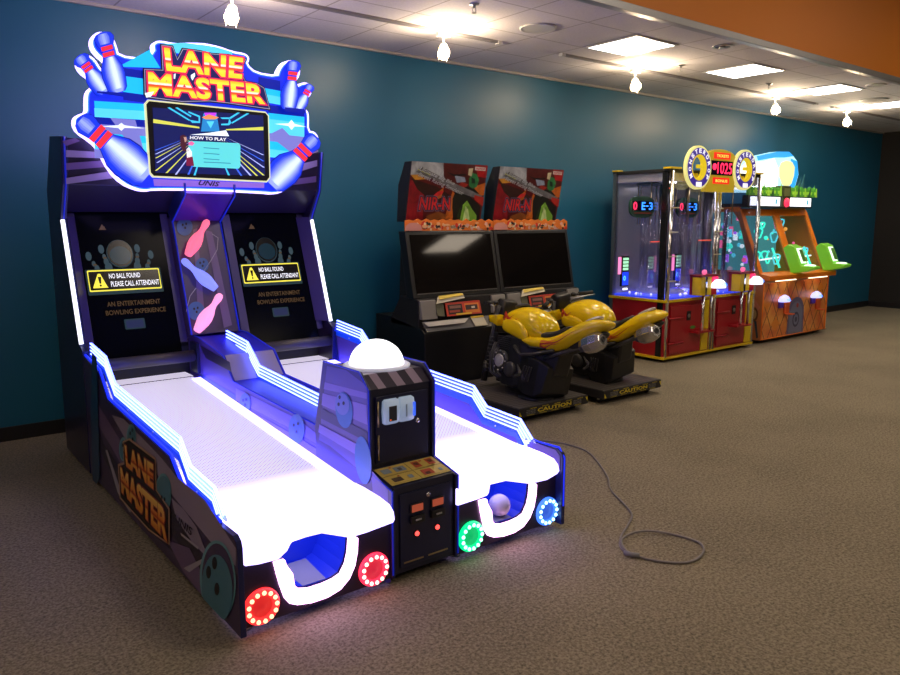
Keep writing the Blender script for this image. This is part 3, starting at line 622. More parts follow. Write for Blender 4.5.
# striped top + dome
b = MB(); xs = [1.606, 1.65, 1.69, 1.745, 1.79, 1.835, 1.88, 1.919]; cols = [PURD, LIL, PURD, LIL, PURD, LIL, PURD]
for i, c_ in enumerate(cols):
    b.poly([(xs[i], 2.6015, .797), (xs[i+1], 2.6015, .797), (xs[i+1]-.01, 2.664, .850), (xs[i]-.01 if i else xs[i], 2.664, .850)], c_)
    b.poly([(xs[i]-.01 if i else xs[i], 2.664, .8505), (xs[i+1]-.01, 2.664, .8505), (xs[i+1]-.03, 2.965, .8505), (xs[i]-.03 if i else xs[i], 2.965, .8505)], c_)
b.build('striped_top', cn, noc=True)
dc = (1.772, 2.806); DOM = EM('white_dome_glow', (.93, .93, 1), 2.2, (.8, .8, .8)); DRIM = M('frosted_rim', (.6, .6, .68), .3, em=.3, ec=(.8, .8, 1))
b = MB(); b.lathe((*dc, .850), (0, 0, 1), [(.150, 0), (.152, .008), (.142, .014), (.126, .014)], DRIM, 40); dr = b.build('dome_rim', cn)
b = MB(); b.sph((*dc, .856), .124, DOM, 40, (1, 1, .93), 0.0); b.build('dome_lamp', dr)
# upper door with ticket dispensers
b = MB(); b.box(1.628, 1.900, 2.592, 2.6, .472, .765, M('navy_door', (.010, .013, .05), .3)); dd = b.build('ticket_door', cn, bevel=.003, label='navy door with two clear ticket dispensers')
DISP = M('frosted_dispenser', (.50, .60, .72), .2, em=.22, ec=(.5, .7, 1))
for di_, xc_ in enumerate((1.700, 1.778)):
    b = MB(); rings = []
    for z, w, dp in ((.640, .03, .01), (.648, .040, .022), (.70, .043, .03), (.742, .040, .022), (.750, .03, .008)):
        rings.append([Vector((xc_+w*math.copysign(abs(math.cos(t))**.6, math.cos(t)), 2.592-dp*abs(math.sin(t))**.5 if math.sin(t) > 0 else 2.592, z)) for t in [2*math.pi*i/20 for i in range(20)]])
    b.loft(rings, DISP); di = b.build('ticket_dispenser', dd)
    b = MB()
    if di_ == 0: b.box(xc_-.024, xc_+.014, 2.559, 2.562, .660, .724, M('dark_slot', (.03, .035, .05), .3)); b.box(xc_-.020, xc_-.016, 2.557, 2.559, .664, .668, EM('red_orange_dot', (1, .15, .02), 1.5))
    else: b.box(xc_+.024, xc_+.034, 2.560, 2.566, .665, .725, EM('blue_edge_glow', (.05, .15, 1), .9)); b.box(xc_-.016, xc_-.010, 2.559, 2.562, .668, .722, M('pale_slot', (.30, .40, .52), .3))  # blue glow painted on the dispenser's right edge
    islands(b.build('slot_and_glow', di))
b = MB(); b.lathe((1.843, 2.592, .632), (0, -1, 0), [(.011, 0), (.011, .006), (.004, .008)], CHR, 16); b.build('lock', dd)
b = MB()
for z0, z1 in ((.635, .745), (.49, .60)): b.cyl((1.638, 2.588, z0), (1.638, 2.588, z1), .004, GLD, 8)
islands(b.build('door_hinge', dd))
# instruction card
mCard = M('yellow_card', (.62, .46, .10), .4); b = MB(); A_ = Vector((1.610, 2.445, .4228)); Ux = Vector((.306, 0, 0)); Vy = Vector((0, .143, .0289)); n_ = Vector((0, -.2, 1)).normalized()
cd = lambda u, v, k=0: A_+Ux*u+Vy*v+n_*(.0015+.0012*k)
b.poly([cd(0, 0), cd(1, 0), cd(1, 1), cd(0, 1)], mCard)
def cr(u0, u1, v0, v1, m, k=1): b.poly([cd(u0, v0, k), cd(u1, v0, k), cd(u1, v1, k), cd(u0, v1, k)], m)
cI = M('card_ink', (.08, .05, .03), .5); cR = M('card_red', (.5, .08, .03), .5); cB = M('card_blue_grey', (.22, .28, .33), .5)
cr(0, 1, .49, .505, cI); cr(.495, .503, 0, 1, cI)
for a in ((.06, .2, .62, .88, cB), (.26, .44, .6, .86, cB), (.58, .70, .58, .92, cR), (.82, .94, .58, .92, cR), (.08, .24, .12, .34, cI), (.34, .42, .14, .32, cB), (.58, .76, .1, .4, cR), (.86, .92, .14, .3, cB), (.32, .38, .66, .8, cI), (.61, .68, .7, .85, cI), (.85, .92, .7, .85, cI), (.62, .7, .12, .25, cI), (.2, .24, .36, .42, cR), (.21, .25, .86, .93, cR), (.72, .77, .84, .92, cR)): cr(*a, 2)
for v in (.06, .54): 
    for u in (.05, .56): cr(u, u+.38, v-.018, v, M('card_line', (.35, .26, .06), .5), 1)
b.build('instruction_card', cn)
# coin door
b = MB(); b.box(1.633, 1.900, 2.424, 2.431, .065, .385, M('navy_door', (.010, .013, .05), .3)); cdr = b.build('coin_door', cn, bevel=.003, label='navy coin door with two red windows')
for xc_ in (1.715, 1.822):
    b = MB(); b.box(xc_-.035, xc_+.035, 2.416, 2.424, .295, .335, M('black_slot_plate', (.02, .015, .02), .3)); s_ = b.build('price_window', cdr, bevel=.002)
    b = MB(); b.box(xc_-.028, xc_+.028, 2.413, 2.416, .300, .330, M('red_window', (.42, .06, .03), .3, em=.25, ec=(1, .2, .1))); b.build('red_pane', s_)
    b = MB(); b.box(xc_-.035, xc_+.035, 2.408, 2.424, .250, .282, BLK); b.box(xc_-.015, xc_+.015, 2.404, 2.408, .262, .270, STEEL); b.build('coin_slot', cdr, bevel=.004)
    b = MB(); b.sph((xc_, 2.42, .200), .0105, EM('red_button_glow', (1, .06, .05), 3), 12); b.lathe((xc_, 2.424, .200), (0, -1, 0), [(.016, 0), (.015, .004)], BLK, 16); b.build('reject_button', cdr)
for xa, xb in ((1.65, 1.75), (1.775, 1.88)): MB().box(xa, xb, 2.421, 2.424, .082, .088, GLD).build('coin_return_slit', cdr)
b = MB(); b.lathe((1.775, 2.424, .358), (0, -1, 0), [(.011, 0), (.011, .006), (.004, .008)], CHR, 16); b.build('lock', cdr)
# ================================================================== marquee sign
zA = zz((60, 20), 6.43); zB = zz((190, 30), 6); zC = zz((60, 100), 6.43); zD = zz((190, 100), 6)
OUT = [zA(*q) for q in ((165,600),(163,500),(172,455),(208,425),(188,378),(130,335),(104,285),(112,245),(150,222),(190,226),(228,256),(262,312),(300,350),(308,320),(290,270),(225,215),(196,165),(198,118),(225,84),(262,74),(308,84),(345,118),(366,172),(380,225),(535,246),(600,200),(592,160),(612,136),(650,132),(740,150),(800,146))]
OUT += [zB(*q) for q in ((30,77),(90,79),(180,99),(250,126),(325,138),(350,155),(356,178),(344,205),(396,252),(520,272),(532,235),(558,195),(600,178),(640,190),(662,235),(655,278),(640,300),(612,338),(622,352),(650,325),(690,312),(722,328),(734,358),(722,395),(680,432),(672,462),(706,484),(714,520))]
OUT += [zD(*q) for q in ((712,184),(748,190),(772,225),(772,265),(748,300),(705,335),(688,365),(640,480),(565,548),(505,568),(440,560))]
OUT += [zC(*q) for q in ((900,582),(595,580),(555,590),(490,580),(400,540),(320,460),(240,310),(200,270),(110,208),(84,160),(88,112),(125,88))]
MY = 4.60; PM = PY(MY); fm = PM[0]
w2 = [(fm(*q).x, fm(*q).z) for q in OUT]; w2 = smooth2(w2, 1)
RIMW = EM('white_violet_rim_light', (.47, .36, 1), 3.4, (.6, .6, .7)); MBLUE = EM('backlit_deep_blue', (.01, .03, .80), 1.0); MRIMB = EM('backlit_blue_edge', (.05, .22, 1), 1.5)
b = MB(); b.prism([(x, MY+.0, z) for x, z in w2], (0, .05, 0), RIMW); mq = b.build('marquee_sign', bw)
b = MB(); in1 = inset(w2, .011); b.poly([(x, MY-.0015, z) for x, z in in1], MRIMB); in2 = inset(w2, .018); b.poly([(x, MY-.003, z) for x, z in in2], MBLUE)
CY = EM('backlit_cyan', (.01, .55, .95), 1.0); CY2 = EM('backlit_pale_cyan', (.10, .72, 1), 1.0); LB = EM('backlit_lavender', (.25, .25, .75), .8); NB = EM('backlit_navy', (.0, .01, .35), 1); WH = EM('backlit_white', (.85, .95, 1), 1.15); ROY = EM('backlit_royal', (.02, .12, 1), 1); REDM = EM('backlit_red', (1, .03, .05), 1.1)
def A(pg, m, k): b.art(PM, pg, m, k)
gl, gr = 95, 145
# left stripes
for y0, y1, m in ((68, 76, NB), (76, 92, CY), (92, 100, NB), (101, 108, CY), (108, 117, CY2), (117, 124, NB), (124, 133, LB), (133, 140, CY), (140, 149, CY2), (149, 158, LB)):
    A([(94 if y0 > 95 else 123, y0), (146, y0+3.2), (146.5, y1+3.2), (94.5 if y0 > 95 else 123, y1)], m, 4)
A([(149, 50),(118, 67),(123, 67),(160, 68)], CY, 4); A([(160,44),(185,43),(215,47),(232,52),(232,58),(160,52)], CY2, 4)
A([(100,126.5),(118,125.4),(121,123),(124,125.4),(145,128.5),(124,128),(121,131),(118,128)], WH, 6); A([(110,118),(135,120),(146,160),(140,160)], LB, 5)
for y0, y1, m in ((76, 86, NB), (86, 92, CY), (92, 100, CY2), (104, 112, NB), (112, 118, CY), (118, 132, CY2), (132, 140, LB), (140, 148, CY), (148, 156, CY2)):
    xl_ = 268 if y0 > 100 else 258; xr_ = 304 if y0 > 100 else 280
    A([(xl_, y0+1), (xr_, y0+5), (xr_, y1+5), (xl_, y1+1)], m, 4)
A([(268,135),(282,128),(303,150),(300,160)], LB, 5); A([(274,124),(288,123.5),(291,120),(294,124),(306,127),(294,126.5),(291,130),(288,126)], WH, 6)
# pins on the sign
PGR = [EM('pin_print_%d' % i, tuple(a*(1-(i/7)**1.5)+c*(i/7)**1.5 for a, c in zip((.008, .04, .80), (.75, .90, 1))), 1.05) for i in range(8)]
def signpin(base, top, w, dark=ROY, k=7, gl_=WH, hk=1.0):
    bx, by = base; tx, ty = top; L_ = math.hypot(tx-bx, ty-by); ux, uy = (tx-bx)/L_, (ty-by)/L_; px_, py_ = -uy, ux
    pr = [(0, .30), (.06, .42), (.28, .50), (.42, .46), (.58, .27), (.70, .21), (.80, .25), (.90, .30), (.97, .22), (1, .06)]; pr = [(t, r*(hk if t > .75 else 1)) for t, r in pr]
    def shp(sc, m, k, lo=0, hi=1.0, sh=0.):
        l = [(t, r) for t, r in pr if lo <= t <= hi]; P1 = [(bx+ux*L_*t+px_*(r*sc+sh)*w, by+uy*L_*t+py_*(r*sc+sh)*w) for t, r in l]; P2 = [(bx+ux*L_*t-px_*(r*sc-sh)*w, by+uy*L_*t-py_*(r*sc-sh)*w) for t, r in l[::-1]]
        A(P1+P2, m, k)
    shp(1, NB, k*3); shp(.93, PGR[0], k*3+1)
    for i in range(1, 8): shp(.86-.10*i, PGR[i], k*3+1+i*.5, 0 if i < 5 else .06, .58, .04*i/7+.02)
    for i in range(1, 4): shp(.75-.2*i, PGR[i+1], k*3+1+i*.5, .80, .97, -.02)
    for t in (.63, .73):
        c0 = (bx+ux*L_*t, by+uy*L_*t); h = L_*.035; r = .24*w
        A([(c0[0]+px_*r-ux*h, c0[1]+py_*r-uy*h), (c0[0]-px_*r-ux*h, c0[1]-py_*r-uy*h), (c0[0]-px_*r+ux*h, c0[1]-py_*r+uy*h), (c0[0]+px_*r+ux*h, c0[1]+py_*r+uy*h)], REDM, k*3+6)
signpin((146, 177), (78, 118), 39, k=4); signpin((270, 185), (316, 137), 33, k=4)
signpin((104, 93), (78, 56), 20, k=4, hk=1.5); signpin((117, 93), (101, 33), 24, k=8, hk=1.45)
signpin((296, 110), (310, 85), 14, k=4, hk=1.3); signpin((286, 110), (292, 61), 19, k=8, hk=1.4)
A([(95,92),(123,94),(123,98),(95,94)], NB, 36); A([(282,108),(303,110),(303,114),(282,112)], NB, 36)
sa = b.build('sign_artwork', mq, noc=True)
# frame + screen
b = MB(); fr = [(147,100),(264,112),(267.5,116),(269,178),(265.5,182.5),(152,177.5),(148,173),(143.5,104)]
cx_, cy_ = 207, 141
def sc(pg, s): return [(cx_+(x-cx_)*s, cy_+(y-cy_)*(1-(1-s)*1.5)) for x, y in pg]
fw = [(fm(*q).x, fm(*q).z) for q in fr]
b.prism([(x, MY-.022, z) for x, z in fw], (0, .02, 0), EM('cream_lit_frame', (.85, .85, .45), .9)); b.prism([(x, MY-.026, z) for x, z in inset(fw, .009)], (0, .01, 0), BLK)
tf = b.build('screen_frame', mq)
PSn = PY(MY-.028); b = MB(); scr_in = [(151,108),(261.3,116),(263,176),(154,173)]
sv = [(fm(*q).x, fm(*q).z) for q in scr_in]
SBG = EM('screen_navy', (.005, .01, .10), 1); SB2 = EM('screen_violet', (.06, .03, .30), 1)
b.poly([(x, MY-.0285, z) for x, z in sv], SBG)
fs = fm
def S_(pg, m, k): b.poly([Vector((v.x, MY-.0285-.0012*k, v.z)) for v in (fs(*q) for q in pg)], m)
vp = (207, 130); zS = zz((140, 90), 6.43)
lines = [((92,520),'Y'),((100,470),'W'),((92,440),'Y'),((90,415),'W'),((88,390),'B'),((160,535),'Y'),((220,545),'W'),((300,545),'B'),((340,550),'C'),((560,550),'C'),((640,552),'B'),((700,552),'W'),((740,553),'Y'),((783,550),'Y'),((785,500),'W'),((783,460),'B'),((781,420),'W')]
cm = {'Y': EM('screen_yellow', (.75, .75, .10), 1), 'W': EM('screen_pale_blue', (.45, .50, .95), 1), 'B': EM('screen_blue', (.05, .15, .9), 1), 'C': EM('screen_cyan', (.05, .6, .9), 1)}
for (x, y), c_ in lines:
    q = zS(x, y); S_([(vp[0]+(q[0]-vp[0])*.25, vp[1]+(q[1]-vp[1])*.25), (q[0]-1.0, q[1]), (q[0]+1.0, q[1])], cm[c_], 1)
for pg, m in (([(75,190),(370,240),(370,250),(75,215)], 'Y'), ([(540,255),(780,240),(780,262),(540,262)], 'Y'), ([(180,115),(310,195),(305,202),(165,118)], 'C'), ([(230,115),(320,170),(315,178),(215,118)], 'C'), ([(630,150),(570,190),(560,182),(615,148)], 'C'), ([(690,155),(580,220),(575,212),(675,152)], 'C')): S_([zS(*q) for q in pg], cm[m], 2)
for pg in ([(300,140),(375,170),(375,215),(325,215),(305,195),(365,205),(365,178),(300,150)], [(505,180),(560,180),(575,215),(560,230),(510,230),(510,220),(555,218),(560,190),(515,190)]): S_([zS(*q) for q in pg], cm['C'], 2)
S_([zS(*q) for q in ((395,155),(480,155),(500,270),(380,270))], EM('screen_teal', (.02, .25, .6), 1), 2); S_([zS(*q) for q in ((415,205),(465,205),(442,250))], CY2, 3); S_([zS(*q) for q in ((385,180),(430,160),(495,180),(470,192),(410,192))], EM('screen_orange', (1, .3, .1), 1), 4); S_([zS(*q) for q in ((400,150),(480,150),(470,175),(410,175))], EM('screen_magenta', (.6, .05, .9), 1), 3)
S_([zS(*q) for q in ((310,290),(560,300),(540,262),(420,280))], WH, 3)
S_([zS(*q) for q in ((300,330),(620,345),(632,360),(632,495),(620,508),(330,495),(300,440))], EM('screen_mint', (.12, .72, .72), 1), 4)
for y in (370, 405, 440, 462):
    S_([zS(*q) for q in ((395,y),(400+170-(y%7)*12,y+8),(400+170-(y%7)*12,y+15),(395,y+7))], EM('screen_grey_text', (.05, .35, .45), 1), 5)
b.text('HOW TO PLAY', [Vector((v.x, MY-.035, v.z)) for v in q4(fs, zS(310,298), zS(540,312), zS(540,332), zS(310,318))], WTX, .02, PM[1], 0)
# figure on the screen
for pg, m in (([(245,300),(265,290),(285,300),(290,340),(280,385),(300,385),(300,400),(262,395),(248,360)], M('hair_dark', (.03, .01, .01), .5, em=.6, ec=(.12, .02, .04))), ([(268,305),(285,305),(288,330),(275,340)], EM('screen_skin', (.8, .5, .4), 1)), ([(285,385),(300,370),(320,400),(322,430),(290,440)], WTX), ([(285,430),(325,430),(335,490),(285,490)], EM('screen_dark_red', (.2, .01, .05), 1)), ([(298,340),(320,332),(338,345),(325,360),(300,358)], EM('screen_pink', (.9, .15, .4), 1))): S_([zS(*q) for q in pg], m, 6)
b.build('title_screen', tf, noc=True)
# logo
b = MB(); zL = zz((140, 30), 6.43)
blk = [zL(*q) for q in ((122,92),(205,104),(232,180),(262,118),(370,132),(450,150),(560,158),(682,188),(640,262),(672,328),(745,342),(792,372),(832,520),(540,478),(440,468),(262,472),(36,442),(16,420),(12,248),(130,254))]
wl = [(fm(*q).x, fm(*q).z) for q in blk]
b.prism([(x, MY-.024, z) for x, z in wl], (0, .01, 0), M('logo_black', (.01, .008, .02), .4)); b.poly([(x, MY-.0255, z) for x, z in inset(wl, .006)], EM('logo_grey_line', (.5, .45, .6), .8)); b.poly([(x, MY-.0267, z) for x, z in inset(wl, .0095)], EM('logo_navy', (.01, .01, .10), 1))
LG = attr_ramp('lit_logo_fill', [(0, (1, .62, .02)), (.25, (1, .72, .05)), (.36, (1, .16, .01)), (.44, (.75, .02, .01)), (.50, (1, .90, .75)), (.60, (1, .60, .02)), (.82, (1, .82, .05)), (1, (1, .45, .02))], 1.15)
LO = EM('logo_pink_outline', (1, .02, .10), 1.0); off_ = Vector((0, -.027, 0))
lg = b.build('logo_plate', mq)
def lq(tl, tr, br, bl): return [fm(*q)+off_ for q in (bl, br, tr, tl)]
b = MB()
for s_, q in (('LANE', lq((163.5, 49.5), (240.5, 59.5), (239, 78.5), (166, 70.5))), ('MASTER', lq((147.6, 73.6), (259.5, 86), (261.5, 104), (148.4, 94.2)))):
    b.text(s_, q, LO, .085, PM[1], 1, 0, 0, 1.06); b.text(s_, q, LG, .035, PM[1], 3, 0, 0, 1.06)
for pg in ([(315,295),(340,280),(342,300),(325,330),(315,310)], [(205,290),(218,285),(214,320),(205,318)], [(20,410),(80,400),(60,432),(30,440)]): b.poly([Vector((v.x, MY-.033, v.z)) for v in (fm(*zL(*q)) for q in pg)], WH)
b.build('sign_lettering', lg, noc=True)
b = MB(); b.text('UNIS', [Vector((v.x, MY-.006, v.z)) for v in q4(fm, (199,180), (219,182), (219,186.5), (198,185))], M('dark_blue_ink', (.01, .01, .08), .4), .02, PM[1], 1, .3); b.art(PM, [(153,179),(264,183),(264,188),(154,186)], EM('violet_strip', (.30, .15, .75), .8), 3); b.build('maker_logo', mq)
b = MB(); b.box(1.25, 2.25, MY+.05, 4.75, 1.72, 1.92, BLK2); b.build('sign_bracket', bw)
# ball in the right pocket
c_ = onz(505, 509, .0); 
bc = Vector((2.243, 2.492, .1735)); b = MB(); b.sph(bc, .052, M('grey_bowling_ball', (.50, .50, .54), .25), 32); tag(b.build('bowling_ball', None, bc), 'small pale grey bowling ball lying in the right ball pocket', 'bowling ball')
# ================================================================== racing cabinets
mSil = M('silver_grey_plastic', (.34, .33, .31), .4); mSP = M('speaker_grey', (.24, .23, .22), .55)
mScrR = M('glossy_black_display', (.006, .005, .005), .05, spec=.35)
NX0 = 3.60
rc0 = thing('racing_game_cabinet', 'black racing game cabinet on the left of the pair, nearer the bowling machine', 'arcade cabinet', (4.08, 5.3, 0), group='twin racing cabinets')
b = MB(); b.yz([(4.95, .02), (4.95, .565), (5.0, .60), (5.46, .665), (5.70, .665), (5.70, .02)], 3.60, 4.56, BLK); b.build('base_cabinet', rc0, bevel=.006)
b = MB(); b.yz([(5.035, .60), (5.045, .84), (5.30, .86), (5.45, .66), (5.45, .60)], 3.60, 4.56, BLK2); b.build('speaker_shelf', rc0, bevel=.005)
b = MB(); b.prism([(3.62, 4.945, .578), (4.30, 4.945, .578), (4.33, 4.985, .658), (3.605, 4.985, .658)], (0, .012, 0), M('dark_silver_tray', (.16, .155, .15), .35)); b.prism([(3.63, 4.938, .625), (4.02, 4.938, .625), (4.09, 4.972, .656), (3.61, 4.972, .656)], (0, .004, 0), mSil); t_ = b.build('coin_tray', rc0)
PT_ = PL(4.965, .62, .5)
b = MB(); b.prism([(4.14, 4.938, .585), (4.28, 4.938, .585), (4.255, 4.978, .668), (4.11, 4.978, .668)], (0, -.002, 0), M('cream_card', (.62, .58, .45), .5)); b.prism([(4.12, 4.970, .654), (4.262, 4.970, .654), (4.256, 4.976, .668), (4.112, 4.976, .668)], (0, -.0045, 0), M('yellow_card_band', (.75, .52, .03), .5)); b.build('price_card', rc0)
for xa, xb in ((3.612, 3.775), (4.405, 4.565)):
    b = MB(); b.yz([(4.995, .672), (5.028, .832), (5.06, .832), (5.06, .672)], xa, xb, mSP); s_ = b.build('loudspeaker', rc0, bevel=.006)
b = MB(); b.yz([(4.975, .688), (5.010, .800), (5.016, .800), (4.981, .688)], 3.86, 4.245, M('red_card', (.60, .045, .02), .4)); ic = b.build('instruction_card', rc0)
PI = PL(4.975, .688, .3125); b = MB()
def Pi(u, v, k=1): return Vector((3.86+.385*u, 4.975+.035*v, .688+.112*v))+PI[1]*(.0012*k)
def ri(u0, u1, v0, v1, m, k=1): b.poly([Pi(u0, v0, k), Pi(u1, v0, k), Pi(u1, v1, k), Pi(u0, v1, k)], m)
ri(.05, .46, .12, .85, M('card_black', (.02, .012, .012), .4)); ri(.53, .95, .12, .85, M('card_orange', (.75, .22, .03), .4)); ri(.55, .9, .35, .72, M('card_dark_bike', (.06, .03, .03), .4), 2); ri(.10, .42, .55, .75, M('card_grey', (.25, .12, .10), .4), 2); ri(.08, .38, .25, .42, M('card_mid_red', (.35, .05, .03), .4), 2); ri(.25, .7, .03, .16, M('card_yellow', (.8, .5, .03), .4), 3); ri(.72, .82, .45, .60, M('card_cream', (.7, .62, .5), .4), 3)
b.build('card_picture', ic, noc=True)
b = MB(); b.prism([(3.76, 5.00, .80), (4.07, 5.0, .832), (4.07, 5.03, .870), (3.80, 5.03, .855)], (0, .004, 0), M('cream_paper', (.66, .62, .48), .6)); b.prism([(3.80, 5.005, .835), (4.06, 5.005, .858), (4.06, 5.035, .872), (3.81, 5.035, .862)], (0, .004, 0), M('yellow_paper', (.72, .55, .08), .6)); b.prism([(3.765, 4.99, .70), (3.84, 4.985, .69), (3.85, 5.02, .80), (3.765, 5.02, .80)], (0, .004, 0), M('olive_card', (.12, .12, .07), .6)); b.build('notice_card', rc0)
# monitor
km = (5.205-5.085)/(1.405-.843); myz = lambda z, d=0: 5.085+km*(z-.843)+d
b = MB(); b.prism([(3.585, myz(.843), .843), (4.565, myz(.843), .843), (4.565, myz(1.405), 1.405), (3.585, myz(1.405), 1.405)], (0, .10, .0), BLK); mo = b.build('monitor_housing', rc0, bevel=.008)
PMn = PL(5.085, .843, km); nn = PMn[1]
def Pm(x, z, k=1): return Vector((x, myz(z), z))+nn*(.0012*k)
b = MB(); b.prism([Pm(3.625, .885), Pm(4.525, .885), Pm(4.525, 1.375), Pm(3.625, 1.375)], nn*.003, mScrR); sc_ = b.build('display', mo)
b = MB(); b.prism([Pm(3.63, .878), Pm(4.52, .878), Pm(4.52, .885), Pm(3.63, .885)], nn*.006, M('grey_trim', (.12, .11, .11), .3)); b.build('bezel_lip', mo)
b = MB(); b.yz([(5.18, .86), (5.30, 1.40), (5.46, 1.40), (5.50, .70), (5.46, .66), (5.30, .66)], 3.72, 4.43, BLK2); b.build('rear_housing', rc0)
# flame topper strip
rs = random.Random(3); FL = [M('strip_'+n, c, .45) for n, c in (('orange', (.85, .22, .03)), ('red', (.70, .04, .02)), ('cream', (.90, .70, .45)), ('black', (.03, .02, .02)), ('peach', (.92, .50, .25)), ('pink', (.85, .45, .38)))]
b = MB(); b.prism([(3.592, 5.208, 1.408), (4.568, 5.208, 1.408)]+[(4.568-.976*i/22, 5.208, 1.488+(.014 if i % 2 else -.002)+rs.uniform(0, .012)) for i in range(23)], (0, .012, 0), FL[0])
for i in range(90):
    x = 3.60+.95*rs.random(); z = rs.uniform(1.415, 1.475); w = rs.uniform(.012, .034); h = rs.uniform(.008, .022); m = FL[rs.randrange(6)]; k = .001+.0006*(i % 8); a0 = rs.random()*3; n_ = 5
    b.poly([(min(4.568, max(3.582, x+w*math.cos(a0+t*6.283/n_)*rs.uniform(.6, 1.2))), 5.208-k, max(1.41, z+h*math.sin(a0+t*6.283/n_))) for t in range(n_)], m)
b.poly([(3.585, 5.199, 1.412), (3.76, 5.199, 1.412), (3.75, 5.199, 1.455), (3.70, 5.199, 1.478), (3.63, 5.199, 1.475), (3.59, 5.199, 1.45)], M('strip_rose', (.70, .30, .26), .5))
b.build('flame_strip', rc0, noc=True)
# header sign
kh = (5.20-5.30)/(1.985-1.485); hyz = lambda z: 5.30+kh*(z-1.485); HX0, HX1 = 3.655, 4.495
b = MB(); b.yz([(5.30, 1.485), (5.20, 1.985), (5.30, 1.985), (5.40, 1.80), (5.43, 1.485)], HX0, HX1, BLK2); hs = b.build('header_box', rc0, bevel=.004)
nh = Vector((0, -1, kh)).normalized()
def Ph(u, v, k=1): z = 1.485+v*.5; return Vector((HX0+.004+(HX1-HX0-.008)*u, hyz(z), z))+nh*(.0012*k)
b = MB(); H_ = lambda pg, m, k: b.poly([Ph(min(1, max(0, u)), min(1, max(0, v)), k) for u, v in pg], m)
hc = lambda n, c, e=.35: M('header_'+n, tuple(v*.15 for v in c), .4, 0, .42, tuple(v**1.25*.9 for v in c), noise=.7, ns=11)
H_([(0,0),(1,0),(1,1),(0,1)], hc('dark_red', (.14, .008, .012)), 1)
H_([(0,0),(.22,0),(.18,.4),(.25,.62),(0,.7)], hc('crimson', (.30, .01, .02)), 2); H_([(.02,.72),(.35,.60),(.55,.45),(.5,.30),(.3,.35),(.1,.55)], hc('brown_black', (.05, .012, .01)), 3)
H_([(0,1),(.40,1),(.42,.78),(.46,.70),(.25,.74),(0,.78)], hc('grey_haze', (.42, .38, .36)), 3); H_([(.38,1),(1,1),(1,.55),(.8,.50),(.62,.62),(.44,.72)], hc('dark_maroon', (.12, .015, .015)), 3)
H_([(.82,1),(1,1),(1,.78),(.88,.80)], hc('bright_red', (.40, .01, .015)), 4); H_([(0,.78),(.10,.79),(.20,.72),(.06,.70)], hc('amber', (.75, .28, .04)), 4)
H_([(.50,.10),(.56,.55),(.63,.42),(.60,.0),(.52,.0)], hc('orange_glow', (.55, .14, .02)), 4); H_([(.36,.50),(.44,.60),(.42,.42),(.36,.38)], hc('orange_glow', (.55, .14, .02)), 4); H_([(.25,.10),(.40,.18),(.52,.12),(.5,.02),(.25,.0)], hc('rust', (.30, .09, .02)), 4); H_([(.84,.62),(1,.70),(1,.48),(.92,.45)], hc('orange_glow', (.55, .14, .02)), 4)
H_([(.60,.55),(.76,.50),(.97,.28),(.98,.02),(.62,.0),(.58,.25),(.57,.40)], hc('bike_black', (.012, .012, .010)), 5); H_([(.70,.0),(.72,.30),(.77,.38),(.86,.22),(.93,.12),(.94,.0)], hc('lime', (.22, .36, .05)), 6); H_([(.74,.02),(.76,.28),(.80,.22),(.84,.04)], hc('pale_lime', (.55, .62, .25)), 7); H_([(.66,.10),(.70,.32),(.68,.05)], hc('dark_green', (.03, .07, .02)), 6)
H_([(.80,.86),(.86,.84),(.90,.74),(.88,.62),(.82,.58),(.77,.64),(.76,.76)], hc('helmet_green', (.05, .22, .07)), 6); H_([(.79,.78),(.84,.76),(.85,.68),(.80,.68)], hc('visor_dark', (.01, .04, .02)), 7); H_([(.74,.93),(.80,.94),(.79,.80),(.74,.82)], hc('flame_cream', (.75, .5, .3)), 6)
H_([(.56,.80),(.70,.78),(.72,.70),(.60,.68)], hc('rider_grey', (.30, .30, .34)), 6); H_([(.66,.70),(.76,.66),(.70,.56),(.60,.60)], hc('rider_red', (.35, .03, .02)), 6); H_([(.44,.86),(.56,.82),(.70,.84),(.72,.81),(.54,.79)], hc('bike_black', (.012, .012, .010)), 6); H_([(.70,.62),(.84,.60),(.93,.50),(.80,.52)], hc('bike_black', (.012, .012, .010)), 6)
H_([(.06,.83),(.34,.70),(.60,.53),(.90,.42),(.98,.46),(.80,.56),(.5,.70),(.12,.92)], hc('grey_band', (.20, .17, .16)), 7)
H_([(.86,.48),(1,.44),(1,.28),(.93,.34),(.87,.40)], hc('tail_red', (.45, .03, .02)), 8); H_([(.08,.88),(.24,.80),(.24,.785),(.08,.865)], hc('yellow_line', (.75, .6, .05)), 9)
TG = M('title_grey', (.30, .30, .31), .4, em=.10)
b.text('Ultimate Big Bike', [Ph(.09,.84), Ph(.56,.62), Ph(.57,.69), Ph(.11,.92)], TG, .012, nh, 9, .2); b.text('Street Racing Simulator', [Ph(.08,.75), Ph(.70,.45), Ph(.71,.53), Ph(.10,.83)], TG, .012, nh, 9, .2)
NR = hc('logo_red', (.70, .03, .03), .5); NK = hc('logo_dark', (.03, .02, .04))
b.text('NIR-N', [Ph(.14,.21), Ph(.54,.22), Ph(.53,.42), Ph(.15,.42)], hc('logo_violet_line', (.22, .16, .24)), .10, nh, 8); b.text('NIR-N', [Ph(.14,.21), Ph(.54,.22), Ph(.53,.42), Ph(.15,.42)], NK, .07, nh, 9); b.text('NIR-N', [Ph(.14,.21), Ph(.54,.22), Ph(.53,.42), Ph(.15,.42)], NR, .02, nh, 10)
H_([(.30,.44),(.36,.52),(.44,.54),(.42,.48),(.36,.44)], NR, 9)
